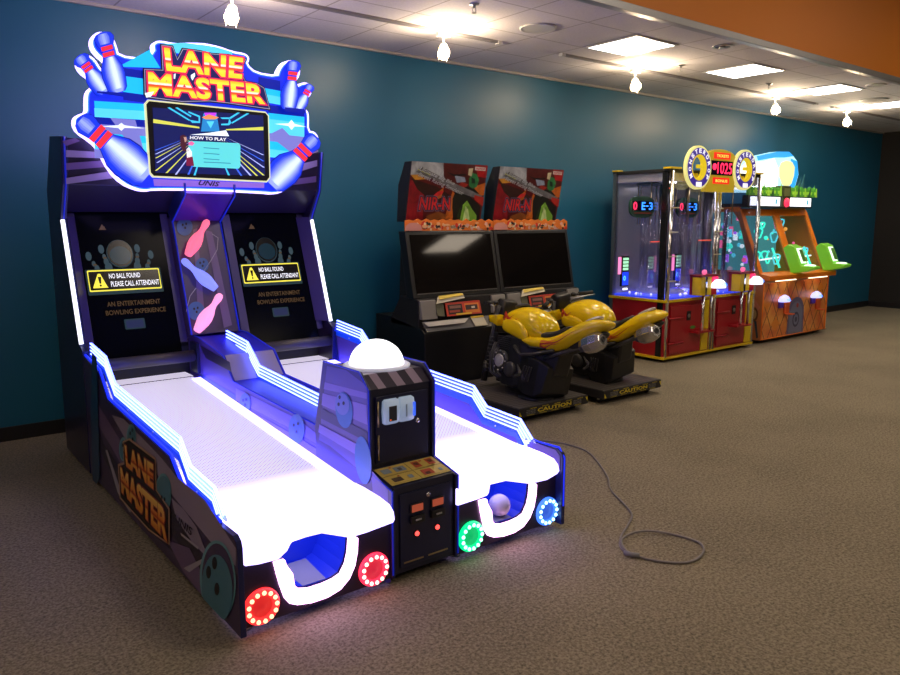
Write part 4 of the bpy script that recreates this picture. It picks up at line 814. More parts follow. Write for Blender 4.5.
H_([(.82,.97),(.97,.965),(.97,.905),(.82,.91)], hc('badge_cream', (.60, .50, .42)), 9); b.text('namco', [Ph(.835,.92), Ph(.955,.918), Ph(.955,.95), Ph(.835,.953)], hc('badge_red', (.5, .02, .02)), .02, nh, 10)
b.build('header_picture', hs, noc=True)
rc1 = copy_tree(rc0); rc1.location.x += .985; rc1['label'] = 'black racing game cabinet on the right of the pair, nearer the ticket tower'
# ================================================================== ride-on motorcycles
YEL_P = M('yellow_gloss_paint', (.95, .66, .006), .16, spec=.6); FLM = M('flame_red', (.55, .05, .02), .3); FLM2 = M('flame_orange', (.80, .22, .02), .3); ENG = M('engine_black', (.010, .010, .011), .42); ENG2 = M('engine_dark_grey', (.045, .045, .048), .38); SEAT = M('seat_vinyl', (.015, .015, .016), .6)
DECK = None
def deck_mat():
    m, N, L, b_ = nt('tread_plate'); tc = N.new('ShaderNodeTexCoord'); mp = N.new('ShaderNodeMapping'); mp.inputs['Rotation'].default_value = (0, 0, .785); mp.inputs['Scale'].default_value = (26, 26, 26); c = N.new('ShaderNodeTexChecker'); c.inputs['Scale'].default_value = 1
    L.new(tc.outputs['Object'], mp.inputs[0]); L.new(mp.outputs[0], c.inputs['Vector']); bp = N.new('ShaderNodeBump'); bp.inputs['Strength'].default_value = .8; bp.inputs['Distance'].default_value = .004; L.new(c.outputs['Fac'], bp.inputs['Height']); L.new(bp.outputs[0], b_.inputs['Normal'])
    mx = N.new('ShaderNodeMix'); mx.data_type = 'RGBA'; mx.inputs['A'].default_value = (.06, .055, .055, 1); mx.inputs['B'].default_value = (.12, .11, .10, 1); L.new(c.outputs['Fac'], mx.inputs['Factor']); L.new(mx.outputs['Result'], b_.inputs['Base Color']); b_.inputs['Roughness'].default_value = .4; return m
DECK = deck_mat()
def bike(cx, roll, lab, yo=0, yo2=0, xe=-.04):
    r = thing('ride_on_motorcycle', lab, 'motorcycle simulator', (cx, 4.35, 0), group='yellow ride-on motorcycles'); yf = 3.90+yo; hw = .378
    # platform
    b = MB(); b.box(cx-hw, cx+hw, yf, 4.90, .050, .118, BLK2); pf = b.build('platform', r, bevel=.004)
    MB().box(cx-hw+.012, cx+hw-.012, yf+.012, 4.89, .1185, .122, DECK).build('tread_plate', pf)
    PFr = (None, Vector((0, -1, 0))); b = MB(); CY_ = M('caution_yellow', (.78, .62, .02), .45); CW_ = M('caution_grey_print', (.30, .30, .30), .5)
    p = lambda u, z: Vector((cx-hw+2*hw*u, yf, z))
    b.text('CAUTION', [p(.26, .070), p(.74, .070), p(.74, .097), p(.26, .097)], CY_, .03, PFr[1], 1, 0, 0, 1.05)
    for u in (.15, .32, .49, .66, .83):
        b.text('CAUTION', [p(u, .104), p(u+.09, .104), p(u+.09, .111), p(u, .111)], CY_, .03, PFr[1], 1); b.text('CAUTION', [p(u-.04, .056), p(u+.06, .056), p(u+.06, .063), p(u-.04, .063)], CY_, .03, PFr[1], 1)
    for u in (.10, .77):
        for k in range(3): b.text('WATCH YOUR STEP', [p(u, .092-.012*k), p(u+.125, .092-.012*k), p(u+.125, .099-.012*k), p(u, .099-.012*k)], CW_, .03, PFr[1], 1)
    for s in (-1, 1):
        q = lambda u, z: Vector((cx+s*hw*u, yf-.0012, z)); b.poly([q(.985, .108 if s > 0 else .06), q(.915, .108 if s > 0 else .06), q(.985, .070 if s > 0 else .10)], CY_)
    b.build('caution_print', pf, noc=True)
    for sx in (-1, 1):
        for y in (yf+.10, 4.78):
            x = cx+sx*(hw-.07); b = MB(); b.cyl((x-.015, y, .027), (x+.015, y, .027), .027, RUB, 20); c_ = b.build('caster_wheel', r, bevel=.003)
            b = MB(); b.box(x-.022, x-.017, y-.014, y+.014, .025, .05, STEEL); b.box(x+.017, x+.022, y-.014, y+.014, .025, .05, STEEL); b.box(x-.022, x+.022, y-.018, y+.018, .046, .0505, STEEL); b.build('caster_fork', c_)
    # leaning frame: local bike coordinates (u sideways, y, z) leaned by roll about the deck
    cr_, sr_ = math.cos(roll), math.sin(roll); yb = yo2
    T = lambda u, y, z: Vector((cx+u*cr_+(z-.12)*sr_, 4.30+(y-4.30)*.87+yb, .12+(z-.12)*cr_-u*sr_))
    def ring(y, zc, hw_, hh, n=20, e=2.4, tilt=0, top=1.0, drop=0):
        o = []
        for i in range(n):
            t = 2*math.pi*i/n; c, s = math.cos(t), math.sin(t)
            u = hw_*math.copysign(abs(c)**(2/e), c); z = hh*math.copysign(abs(s)**(2/e), s)
            if s > 0: u *= top+(1-top)*(1-abs(s)); z *= 1
            o.append(T(u, y+tilt*z, zc+z-drop*abs(u)))
        return o
    def lf(secs, m, nm, par=None, sub=1, **k):
        b = MB(); b.loft([ring(*s_, **k) for s_ in secs], m); o = b.build(nm, par or r)
        if sub: md = o.modifiers.new('sub', 'SUBSURF'); md.levels = sub; md.render_levels = sub
        return o
    tank = lf([(4.575, .665, .085, .055), (4.56, .665, .115, .080), (4.50, .675, .140, .105), (4.40, .685, .155, .130), (4.28, .690, .158, .135), (4.16, .675, .150, .125), (4.07, .650, .125, .105), (4.02, .625, .090, .070), (4.005, .615, .05, .03)], YEL_P, 'fuel_tank')
    # knee flare under the tank
    for s in (-1, 1):
        b = MB(); b.loft([[T(s*u, y, z) for u, y, z in q] for q in ([(.125, 4.54, .70), (.160, 4.50, .70), (.160, 4.52, .60), (.12, 4.54, .60)], [(.14, 4.38, .74), (.182, 4.38, .70), (.178, 4.40, .585), (.12, 4.40, .58)], [(.14, 4.24, .72), (.180, 4.24, .68), (.170, 4.25, .55), (.11, 4.25, .54)], [(.13, 4.15, .62), (.155, 4.16, .60), (.150, 4.16, .53), (.11, 4.16, .53)])], YEL_P)
        o = b.build('side_cowl', r); md = o.modifiers.new('sub', 'SUBSURF'); md.levels = 2; md.render_levels = 2
    # flames on the tank
    def flame(side_, y0, z0, L_, sc_, rad, m, par):
        b = MB()
        for k, (dz, l) in enumerate(((0, 1), (.022, .7), (-.02, .6))):
            pts = []; n_ = 10
            A1, B1 = [], []
            for i in range(n_+1):
                t = i/n_; w = .010*sc_*(1-t)+.001; zz_ = z0+dz*(1-.5*t)+.014*math.sin(t*7+k)*sc_; yy = y0-L_*l*t
                A1.append(T(side_*(rad(yy, zz_+w)+.003), yy, zz_+w)); B1.append(T(side_*(rad(yy, zz_-w)+.003), yy, zz_-w))
            b.sheet(A1, B1, m)
        b.build('flame_decal', par, noc=True)
    ell_ = lambda yc, zc, hw_, hh: (lambda y, z: hw_*max(.05, 1-abs((z-zc)/hh)**2.4)**(1/2.4))
    for s in (-1, 1): flame(s, 4.50, .705, .20, 1.3, lambda y, z: (.152 if y < 4.45 else .142)*max(.05, 1-abs((z-.69)/.135)**2.4)**(1/2.4)+.006, FLM, tank)
    # gauge and fork crown
    b = MB(); g0 = T(0, 4.44, .815); up = (T(0, 4.47, .9)-T(0, 4.44, .815)).normalized(); b.lathe(g0, up, [(.062, -.01), (.062, .006), (.05, .012), (.045, .008), (.0001, .008)], ENG2, 24); gg = b.build('tank_cap', tank); b = MB(); b.lathe(g0+up*.008, up, [(.036, 0), (.034, .006), (.0001, .006)], STEEL, 20); b.build('cap_ring', gg)
    # handlebars
    b = MB()
    for s in (-1, 1): b.tube([T(s*.02, 4.66, .79), T(s*.11, 4.68, .80), T(s*.19, 4.63, .81), T(s*.30, 4.56, .805)], [.012, .011, .011, .011], ENG2, 8)
    hb = b.build('handlebar', r)
    b = MB()
    for s in (-1, 1): b.tube([T(s*.20, 4.625, .81), T(s*.32, 4.55, .805)], .018, RUB, 10)
    islands(b.build('grip', hb))
    b = MB()
    for s in (-1, 1): b.tube([T(s*.15, 4.63, .80), T(s*.20, 4.58, .79), T(s*.30, 4.50, .795)], .006, STEEL, 6); b.sph(T(s*.15, 4.64, .815), .026, ENG, 10, (1.2, 1, .8))
    b.build('lever', hb)
    b = MB(); b.loft([[T(u, y, z) for u, z in ((-w, z0), (w, z0), (w*.8, z1), (-w*.8, z1))] for y, w, z0, z1 in ((4.74, .08, .72, .83), (4.68, .10, .70, .86), (4.60, .09, .69, .84))], ENG); b.build('instrument_pod', r, bevel=.01)
    b = MB(); b.loft([[T(-.13, 4.60, .63), T(-.15, 4.60, .72), T(-.06, 4.60, .73), T(-.06, 4.60, .63)], [T(-.16, 4.68, .66), T(-.18, 4.68, .71), T(-.08, 4.68, .72), T(-.08, 4.68, .66)]], YEL_P); b.loft([[T(.13, 4.60, .63), T(.15, 4.60, .72), T(.06, 4.60, .73), T(.06, 4.60, .63)], [T(.16, 4.68, .66), T(.18, 4.68, .71), T(.08, 4.68, .72), T(.08, 4.68, .66)]], YEL_P); islands(b.build('front_cowl', r, bevel=.006))
    b = MB()
    for s in (-1, 1): b.tube([T(s*.085, 4.66, .80), T(s*.085, 4.74, .30)], .022, ENG2, 10); b.tube([T(s*.085, 4.735, .33), T(s*.085, 4.745, .16)], .028, ENG, 10)
    b.build('front_fork', r)
    # radiator / engine
    b = MB(); b.prism([T(-.15, 4.60, .58), T(-.15, 4.66, .25), T(.15, 4.66, .25), T(.15, 4.60, .58)], T(0, -.05, 0)-T(0, 0, 0), ENG); 
    for k in range(9): z = .28+.032*k; b.tube([T(-.15, 4.59-.0, z), T(.15, 4.59, z)], .006, ENG2, 6)
    for k in range(9): z = .28+.032*k; b.tube([T(-.156, 4.655, z), T(-.156, 4.58, z)], .005, ENG2, 6)
    b.build('radiator', r, bevel=.004)
    b = MB(); b.loft([[T(u, y, z) for u, y, z in q] for q in ([(-.15, 4.57, .24), (.15, 4.57, .24), (.15, 4.55, .52), (-.15, 4.55, .52)], [(-.17, 4.40, .18), (.17, 4.40, .18), (.16, 4.42, .58), (-.16, 4.42, .58)], [(-.17, 4.25, .17), (.17, 4.25, .17), (.15, 4.22, .57), (-.15, 4.22, .57)], [(-.13, 4.05, .22), (.13, 4.05, .22), (.12, 4.08, .54), (-.12, 4.08, .54)], [(-.09, 3.86, .32), (.09, 3.86, .32), (.08, 3.80, .56), (-.08, 3.80, .56)])], ENG, False); en = b.build('engine_block', r, bevel=.02)
    for s in (-1, 1):
        b = MB(); ax = T(s, 0, .12)-T(0, 0, .12); b.lathe(T(s*.165, 4.44, .365), ax, [(.085, -.01), (.085, .012), (.072, .020), (.058, .022)], ENG2, 28); b.lathe(T(s*.165, 4.31, .31), ax, [(.062, -.01), (.06, .014), (.045, .020), (.0001, .022)], ENG2, 24)
        for k in range(8): an = k*math.pi/4; b.sph(T(s*.187, 4.44+.078*math.cos(an), .365+.078*math.sin(an)), .007, STEEL, 8)
        ec_ = b.build('engine_cover', en); b = MB(); b.lathe(T(s*.165, 4.44, .365), ax, [(.052, .021), (.052, .026), (.046, .029), (.0001, .029)], M('badge_silver', (.52, .52, .54), .35, .3), 28); b.build('cover_badge', ec_)
    b = MB(); rs = random.Random(11)
    for s in (-1, 1):
        for k in range(7): z = .46+.016*k; b.loft([[T(s*.155, y, z), T(s*.172, y, z), T(s*.172, y, z+.006), T(s*.155, y, z+.006)] for y in (4.52, 4.36)], ENG2, False)
        for k in range(3): b.tube([T(s*.15, 4.56-.03*k, .50), T(s*.175, 4.58-.03*k, .40), T(s*.17, 4.56-.05*k, .26), T(s*.13, 4.40-.04*k, .19)], .013, ENG2, 8)
        b.tube([T(s*.16, 4.30, .50), T(s*.17, 4.20, .44), T(s*.165, 4.05, .46), T(s*.12, 3.85, .52)], .014, ENG2, 8); b.tube([T(s*.15, 4.24, .55), T(s*.16, 4.10, .51), T(s*.14, 3.92, .52)], .010, ENG, 8)
        for k in range(5): b.tube([T(s*.165, 4.22-.012*k, .36-.01*k), T(s*.178, 4.16-.012*k, .27), T(s*.16, 4.12-.012*k, .22)], .005, ENG2, 6)
    b.build('pipework', en)
    # swing unit / rear guard box
    b = MB(); b.loft([[T(u, y, z) for u, y, z in q] for q in ([(-.15, 4.24, .20), (.15, 4.24, .20), (.15, 4.22, .42), (-.15, 4.22, .42)], [(-.17, 4.12, .15), (.17, 4.12, .15), (.17, 4.08, .44), (-.17, 4.08, .44)], [(-.17, 3.98, .14), (.17, 3.98, .14), (.17, 3.95, .42), (-.17, 3.95, .42)], [(-.15, 3.90, .18), (.15, 3.90, .18), (.14, 3.86, .38), (-.14, 3.86, .38)])], ENG, False)
    for s in (-1, 1):
        for k in range(4): b.loft([[T(s*.165, y, z) for y, z in ((4.16-.03*k, .24), (4.145-.03*k, .24), (4.11-.03*k, .37), (4.125-.03*k, .37))], [T(s*.182, y, z) for y, z in ((4.16-.03*k, .25), (4.145-.03*k, .25), (4.11-.03*k, .36), (4.125-.03*k, .36))]], ENG2, False)
    b.build('swing_unit', r, bevel=.012)
    b = MB(); b.lathe((cx, 4.14+yb, .118), (0, 0, 1), [(.15, 0), (.14, .02), (.10, .04), (.08, .10)], ENG, 24); b.build('pivot_base', r)
    for s in (-1, 1):
        b = MB(); b.tube([T(s*.14, 4.16, .30), T(s*.21, 4.15, .28), T(s*.26, 4.14, .275)], .012, ENG2, 8); b.build('foot_peg', r)
    # seat and tail
    tailS = [(4.30, .560, .120, .030), (4.26, .555, .155, .044), (4.16, .548, .166, .056), (4.04, .545, .166, .062), (3.92, .552, .160, .070), (3.82, .582, .150, .078), (3.72, .635, .138, .086), (3.62, .690, .125, .082), (3.52, .732, .108, .064), (3.44, .752, .085, .044), (3.38, .765, .055, .026), (3.35, .770, .02, .010)]
    tl = lf(tailS, YEL_P, 'tail_fairing')
    se = lf([(4.08, .610, .085, .022), (4.05, .612, .110, .036), (3.96, .610, .125, .042), (3.87, .634, .122, .042), (3.80, .672, .108, .040), (3.765, .700, .085, .020)], SEAT, 'seat')
    lf([(3.80, .520, .07, .03), (3.70, .565, .085, .045), (3.58, .62, .080, .045), (3.46, .675, .060, .035), (3.40, .70, .04, .015)], ENG, 'under_tail')
    def tr(y, z):
        S = tailS
        for (ya, za, wa, ha), (yb_, zb, wb, hb_) in zip(S[:-1], S[1:]):
            if yb_ <= y <= ya: t = (ya-y)/(ya-yb_); zc = za+(zb-za)*t; w = wa+(wb-wa)*t; h = ha+(hb_-ha)*t; return w*max(.05, 1-min(1, abs((z-zc)/h))**2.4)**(1/2.4)
        return .1
    for s in (-1, 1):
        b = MB()
        for k, (dz, l, m) in enumerate(((0, 1, FLM), (.020, .75, FLM2), (-.018, .55, FLM))):
            A1, B1 = [], []
            for i in range(13):
                t = i/12; y = 3.98-.36*l*t; zc = None
                for (ya, za, wa, ha), (yb_, zb, wb, hb_) in zip(tailS[:-1], tailS[1:]):
                    if yb_ <= y <= ya: q = (ya-y)/(ya-yb_); zc = za+(zb-za)*q
                z_ = zc+dz+.006*math.sin(t*9+k); w = .007*(1-t)+.001; A1.append(T(s*(tr(y, z_+w)+.002), y, z_+w)); B1.append(T(s*(tr(y, z_-w)+.002), y, z_-w))
            b.sheet(A1, B1, m)
        b.build('flame_decal', tl, noc=True)
    b = MB(); b.loft([[T(u, y, z) for u, z in ((-w, zc), (-w*.7, zc+.02), (w*.7, zc+.02), (w, zc))] for y, w, zc in ((3.66, .030, .735), (3.60, .045, .765), (3.53, .045, .790), (3.49, .030, .798))], M('clear_lamp_lens', (.62, .58, .52), .12, spec=.8)); b.build('tail_lamp', tl, bevel=.005)
    for s in (1,):
        a = T(xe, 3.64, .570); e_ = T(xe, 3.40, .655); ax = (e_-a); L_ = ax.length
        b = MB(); b.lathe(a, ax, [(.025, 0), (.050, .03), (.070, .07), (.077, L_*.60), (.070, L_*.88), (.050, L_)], M('brushed_silver', (.62, .60, .58), .22, .85), 8, False); ex = b.build('exhaust_muffler', r, bevel=.006)
        b = MB(); b.lathe(e_+ax.normalized()*.001, ax, [(.024, 0), (.020, .006), (.016, -.0), (.0001, -.0)], ENG2, 16); b.build('muffler_outlet', ex)
        b = MB(); b.tube([T(-.10, 3.97, .44), T(-.10, 3.86, .48), a], .018, ENG2, 8); b.build('exhaust_pipe', r)
    return r
bike(4.07, math.radians(9), 'yellow ride-on racing motorcycle leaning right, nearer the bowling machine', 0, -.04, -.045)
bike(5.02, math.radians(-8), 'yellow ride-on racing motorcycle leaning left, nearer the ticket tower', 0, .06, -.085)
# ================================================================== ticket tower (two stations)
TX0, TX1, TY0, TY1 = 6.55, 8.28, 4.72, 5.48; TM = (TX0+TX1)/2
tw = thing('ticket_tower_game', 'red and yellow ticket game with tall clear windows and two round signs on top', 'arcade game', (TM, 5.1, 0))
RP = M('red_cabinet_panel', (.38, .012, .02), .3); RP2 = M('dark_red_panel', (.22, .008, .02), .3); YP = M('yellow_trim', (.80, .56, .01), .35); GLS = glass('clear_window', (.96, .96, 1), .10); BPOST = M('black_satin_post', (.03, .03, .032), .25, .6)
b = MB(); b.box(TX0+.03, TX1-.03, TY0+.03, TY1-.03, .03, .05, BLK); b.box(TX0+.01, TX1-.01, TY0+.012, TY1-.01, .055, .64, RP); b.build('base_cabinet', tw, bevel=.003)
for x in (TX0+.12, TX1-.12):
    for y in (TY0+.1, TY1-.1): b = MB(); b.cyl((x, y, 0), (x, y, .04), .03, RUB, 14); b.build('foot', tw)
b = MB()
for z in (.035, .64): b.box(TX0-.004, TX1+.004, TY0-.006, TY0+.02, z, z+.028, YP); b.box(TX0-.006, TX0+.02, TY0, TY1, z, z+.028, YP); b.box(TX1-.02, TX1+.006, TY0, TY1, z, z+.028, YP)
b.build('yellow_trim', tw, bevel=.003)
PTF = PY(TY0)
# posts
for i, (x, y) in enumerate(((TX0+.02, TY1-.03), (TX1-.02, TY1-.03), (TM, TY1-.03))): MB().box(x-.025, x+.025, y-.02, y+.02, .06, 2.0, M('grey_post', (.20, .22, .24), .3, .7)).build('corner_post', tw)
for x in (TX0+.035, TX1-.02, TM-.02, TM+.04):
    b = MB(); b.cyl((x, TY0+.012, .06), (x, TY0+.012, 2.0), .022, CHR, 16); b.build('chrome_post', tw)
b = MB(); b.box(TX0+.0, TX0+.03, TY0+.04, TY0+.11, .06, 2.0, BPOST); b.build('side_post', tw, bevel=.003)
b = MB(); b.box(TX0, TX1, TY0+.02, TY1, 1.985, 2.02, BLK2); rf = b.build('roof', tw, bevel=.003)
b = MB(); b.box(TX0-.02, TX0+.16, TY0-.01, TY0+.09, 2.02, 2.038, YP); b.box(TX0-.015, TX0+.07, TY1-.08, TY1, 2.02, 2.034, YP); b.box(TX1-.16, TX1+.01, TY0-.01, TY0+.09, 2.02, 2.038, YP); islands(b.build('yellow_cap', rf))
# glass + wall behind
for xa, xb in ((TX0+.06, TM-.04), (TM+.06, TX1-.04)): MB().box(xa, xb, TY0+.01, TY0+.015, .67, 1.98, GLS).build('front_window', tw)
MB().box(TX0+.006, TX0+.011, TY0+.11, TY1-.05, .67, 1.98, GLS).build('side_window', tw); MB().box(TX1-.011, TX1-.006, TY0+.04, TY1-.05, .67, 1.98, GLS).build('side_window', tw)
mBackG = M('violet_grey_back', (.36, .34, .36), .2, .5, em=.04, ec=(.7, .6, .8))
b = MB(); b.box(TX0+.04, TX1-.04, TY1-.035, TY1-.025, .67, 1.98, mBackG); b.build('back_panel', tw)
BFL = M('blue_lit_floor', (.03, .05, .4), .2, em=.9, ec=(.05, .08, 1)); b = MB(); b.box(TX0+.03, TX1-.03, TY0+.03, TY1-.03, .668, .69, BFL)
for k in range(60):
    rr = random.Random(k); x = rr.uniform(TX0+.08, TX1-.08); y = rr.uniform(TY0+.08, TY1-.08); b.lathe((x, y, .69), (0, 0, 1), [(rr.uniform(.01, .03), 0), (.008, .018)], EM('floor_sparkle_%d' % (k % 3), ((.35, .45, 1), (.7, .7, 1), (.25, .1, 1))[k % 3], 1.6), 10)
b.build('play_floor', tw)
mCeil = M('white_inner_ceiling', (.6, .58, .62), .5); b = MB(); b.box(TX0+.03, TX1-.03, TY0+.04, TY1-.03, 1.90, 1.984, mCeil); b.build('inner_ceiling', tw); MB().box(TX0+.10, TX1-.10, 4.86, 4.90, 1.888, 1.899, EM('added_inner_light', (.9, .85, 1), 12)).build('added_inner_lamp', tw)  # bright strip added to light up the tower interior
CLR = glass('clear_tube', (.93, .93, .97), .12)
SW = EM('small_strip_white', (.8, .75, 1), 1.2)
stations = ((TX0+.435, 'left'), (TM+.44, 'right'))
DSP = M('digit_board_green', (.02, .07, .05), .35); DKB = M('digit_black', (.005, .005, .02), .2); DR = EM('digit_red', (1, .02, .08), 2.4); DB = EM('digit_blue', (.03, .22, 1), 2.6)
for si, (sx, _) in enumerate(stations):
    # central turning core with tubes
    b = MB()
    for k in range(12):
        an = 2*math.pi*k/12; b.cyl((sx+.22*math.cos(an), 5.12+.22*math.sin(an), .70), (sx+.22*math.cos(an), 5.12+.22*math.sin(an), 1.62), .022, CLR, 10)
    b.build('clear_tube', tw)
    b = MB(); b.cyl((sx, 5.12, .69), (sx, 5.12, 1.9), .05, M('grey_core', (.25, .24, .27), .3, .6), 16)
    for k in range(8):
        an = 2*math.pi*k/8+.2; b.cyl((sx+.30*math.cos(an), 5.12+.27*math.sin(an), 1.45), (sx+.30*math.cos(an), 5.12+.27*math.sin(an), 1.90), .006, GLD, 8)
    b.lathe((sx, 5.12, .70), (0, 0, 1), [(.26, 0), (.26, .03), (.05, .05)], M('core_base', (.25, .25, .5), .2, em=.3, ec=(.3, .3, 1)), 28); b.lathe((sx, 5.12, 1.88), (0, 0, 1), [(.30, 0), (.30, .02)], M('core_top', (.10, .09, .10), .4), 28)
    b.build('centre_core', tw)
    # digit display
    d0 = ony(643, 206, 4.98) if si == 0 else ony(643, 206, 4.98)+Vector((.80, 0, 0))
    w, h = .195, .10; b = MB()
    b.prism([(d0.x+w*1.05*math.copysign(abs(math.cos(t))**.7, math.cos(t)), 4.985, d0.z-.01+h*1.12*math.copysign(abs(math.sin(t))**.7, math.sin(t))) for t in [2*math.pi*i/24 for i in range(24)]], (0, .02, 0), DSP); ds = b.build('digit_display', tw)
    b = MB(); b.box(d0.x-w*.86, d0.x+w*.86, 4.980, 4.985, d0.z-.05, d0.z+.05, DKB)
    q = lambda u0, u1: [Vector((d0.x+w*u0, 4.979, d0.z-.038)), Vector((d0.x+w*u1, 4.979, d0.z-.038)), Vector((d0.x+w*u1, 4.979, d0.z+.038)), Vector((d0.x+w*u0, 4.979, d0.z+.038))]
    b.text('0', q(-.80, -.52), DR, .02, Vector((0, -1, 0)), 1); b.text('E', q(-.10, .18), DB, .02, Vector((0, -1, 0)), 1); b.text('3', q(.52, .80), DB, .02, Vector((0, -1, 0)), 1); b.box(d0.x+w*.26, d0.x+w*.44, 4.977, 4.979, d0.z-.006, d0.z+.006, DB)
    b.box(d0.x-w*.7, d0.x+w*.7, 4.979, 4.983, d0.z-.077, d0.z-.068, M('display_red_line', (.35, .06, .05), .4)); b.build('digits', ds, noc=True)
    # ticket sign
    t0 = Vector((ony(625, 272, 5.1).x+(.93 if si else 0), 5.1, ony(625, 272, 5.1).z)); b = MB(); b.box(t0.x-.055, t0.x+.055, 5.095, 5.12, t0.z-.15, t0.z+.17, BLK)
    for k in range(4): b.box(t0.x-.042, t0.x+.042, 5.091, 5.095, t0.z+.02+.035*k, t0.z+.045+.035*k, EM('pale_green_light', (.45, 1, .62), 1.0))
    b.box(t0.x-.048, t0.x+.048, 5.091, 5.095, t0.z-.14, t0.z-.0, EM('screen_deep_blue', (.01, .05, .9), 1.2)); b.text('0', [Vector((t0.x-.035, 5.09, t0.z-.09)), Vector((t0.x-.0, 5.09, t0.z-.09)), Vector((t0.x, 5.09, t0.z-.04)), Vector((t0.x-.035, 5.09, t0.z-.04))], EM('cyan_digit', (.1, .6, 1), 1.6), .02, Vector((0, -1, 0)), 1); b.box(t0.x-.035, t0.x+.035, 5.088, 5.095, t0.z-.19, t0.z-.17, WLED)
    b.box(t0.x-.105, t0.x-.065, 5.10, 5.11, t0.z-.02, t0.z+.16, EM('pink_panel_glow', (1, .25, .55), 1.2)); b.build('jackpot_display', tw)
    b = MB(); b.box(sx-.35, sx-.10, 5.0, 5.01, 1.265, 1.275, EM('red_tube_glow', (1, .12, .06), 1.3)); b.lathe((sx-.1, 5.0, 1.86), (0, -1, 0), [(.07, 0), (.06, .03)], M('green_puck', (.04, .14, .04), .4), 18); b.box(sx-.13, sx-.07, 4.965, 4.972, 1.83, 1.845, EM('red_tube_glow', (1, .12, .06), 1.3)); b.build('light_strip', tw)
    # front door, hinges, vertical yellow panel
    xa, xb = (TX0+.09, TM-.22) if si == 0 else (TM+.10, TX1-.20)
    b = MB(); b.box(xa, xb, TY0-.008, TY0+.01, .09, .60, RP); b.box(xb+.02, xb+.15, TY0-.004, TY0+.01, .07, .63, YP); dr_ = b.build('service_door', tw, bevel=.004, label='red service door with yellow strip')
    b = MB()
    for z in (.20, .47): b.cyl((xa-.05, TY0-.02, z), (xa+.20, TY0-.03, z), .010, RP, 8)
    islands(b.build('red_hinge', dr_))
    b = MB(); b.box(xa+.28, xa+.35, TY0-.014, TY0-.008, .43, .53, BLK); b.lathe((xa+.315, TY0-.014, .48), (0, -1, 0), [(.022, 0), (.02, .005)], STEEL, 16)
    if si == 0: b.prism([(xa+.40+.05*math.cos(t), TY0-.008, .345+.018*math.sin(t)) for t in [i*math.pi/10 for i in range(20)]], (0, -.002, 0), M('green_sticker', (.08, .35, .05), .5))
    b.build('door_lock_plate', dr_)
    # control box
    bx = (ony(710, 285, 4.60).x if si == 0 else ony(748, 282, 4.60).x); yb = 4.60
    b = MB(); b.box(bx-.17, bx+.13, yb, TY0+.02, .70, .90, RP); b.box(bx-.18, bx+.14, yb-.01, TY0+.02, .90, .92, RP2); cb = b.build('control_box', tw, bevel=.005)
    b = MB(); b.box(bx-.175, bx+.02, yb-.006, yb, .70, .895, YP); b.box(bx-.10, bx-.065, yb-.012, yb-.004, .70, .90, CHR); b.box(bx-.176, bx-.17, yb, TY0-.02, .70, .895, YP); b.build('yellow_face', cb, bevel=.002)
    b = MB(); b.box(bx+.03, bx+.12, yb-.02, yb, .80, .895, EM('magenta_lamp', (1, .03, .15), 1.0)); b.build('red_lamp', cb, bevel=.004)
    b = MB(); b.loft([[Vector((bx+.10+w_*math.cos(t), yb-.04+.7*w_*math.sin(t), z)) for t in [2*math.pi*i/24 for i in range(24)]] for z, w_ in ((.775, .095), (.80, .10), (.835, .085), (.86, .05), (.868, .01))], EM('white_button_glow', (.85, .85, 1), 1.8)); b.text('PUSH', [Vector((bx+.05, yb-.115, .80)), Vector((bx+.15, yb-.115, .80)), Vector((bx+.15, yb-.10, .83)), Vector((bx+.05, yb-.10, .83))], DB, .02, Vector((0, -1, .3)).normalized(), 3); b.build('lit_button', cb)
    b = MB(); b.sph((bx-.04, yb+.05, .945), .028, EM('pink_knob_glow', (1, .15, .35), 1.0), 14); b.cyl((bx-.04, yb+.05, .92), (bx-.04, yb+.05, .94), .012, BLK, 10); b.build('joystick_knob', cb)
    b = MB(); b.cyl((bx-.08, yb+.02, .31), (bx-.08, yb+.02, .70), .016, CHR, 12); b.cyl((bx+.09, yb+.03, .31), (bx+.09, yb+.03, .70), .014, STEEL, 12); b.box(bx-.17, bx+.15, yb+.0, TY0-.008, .29, .31, RP); b.build('support_rail', cb)
# dome clamps on posts
b = MB()
for x in (TX0+.035, TM-.02):
    for z in (.86, 1.12, 1.37, 1.62): b.box(x-.03, x+.11, TY0-.012, TY0-.004, z, z+.012, M('cream_clip', (.7, .65, .45), .4))
islands(b.build('window_clip', tw))
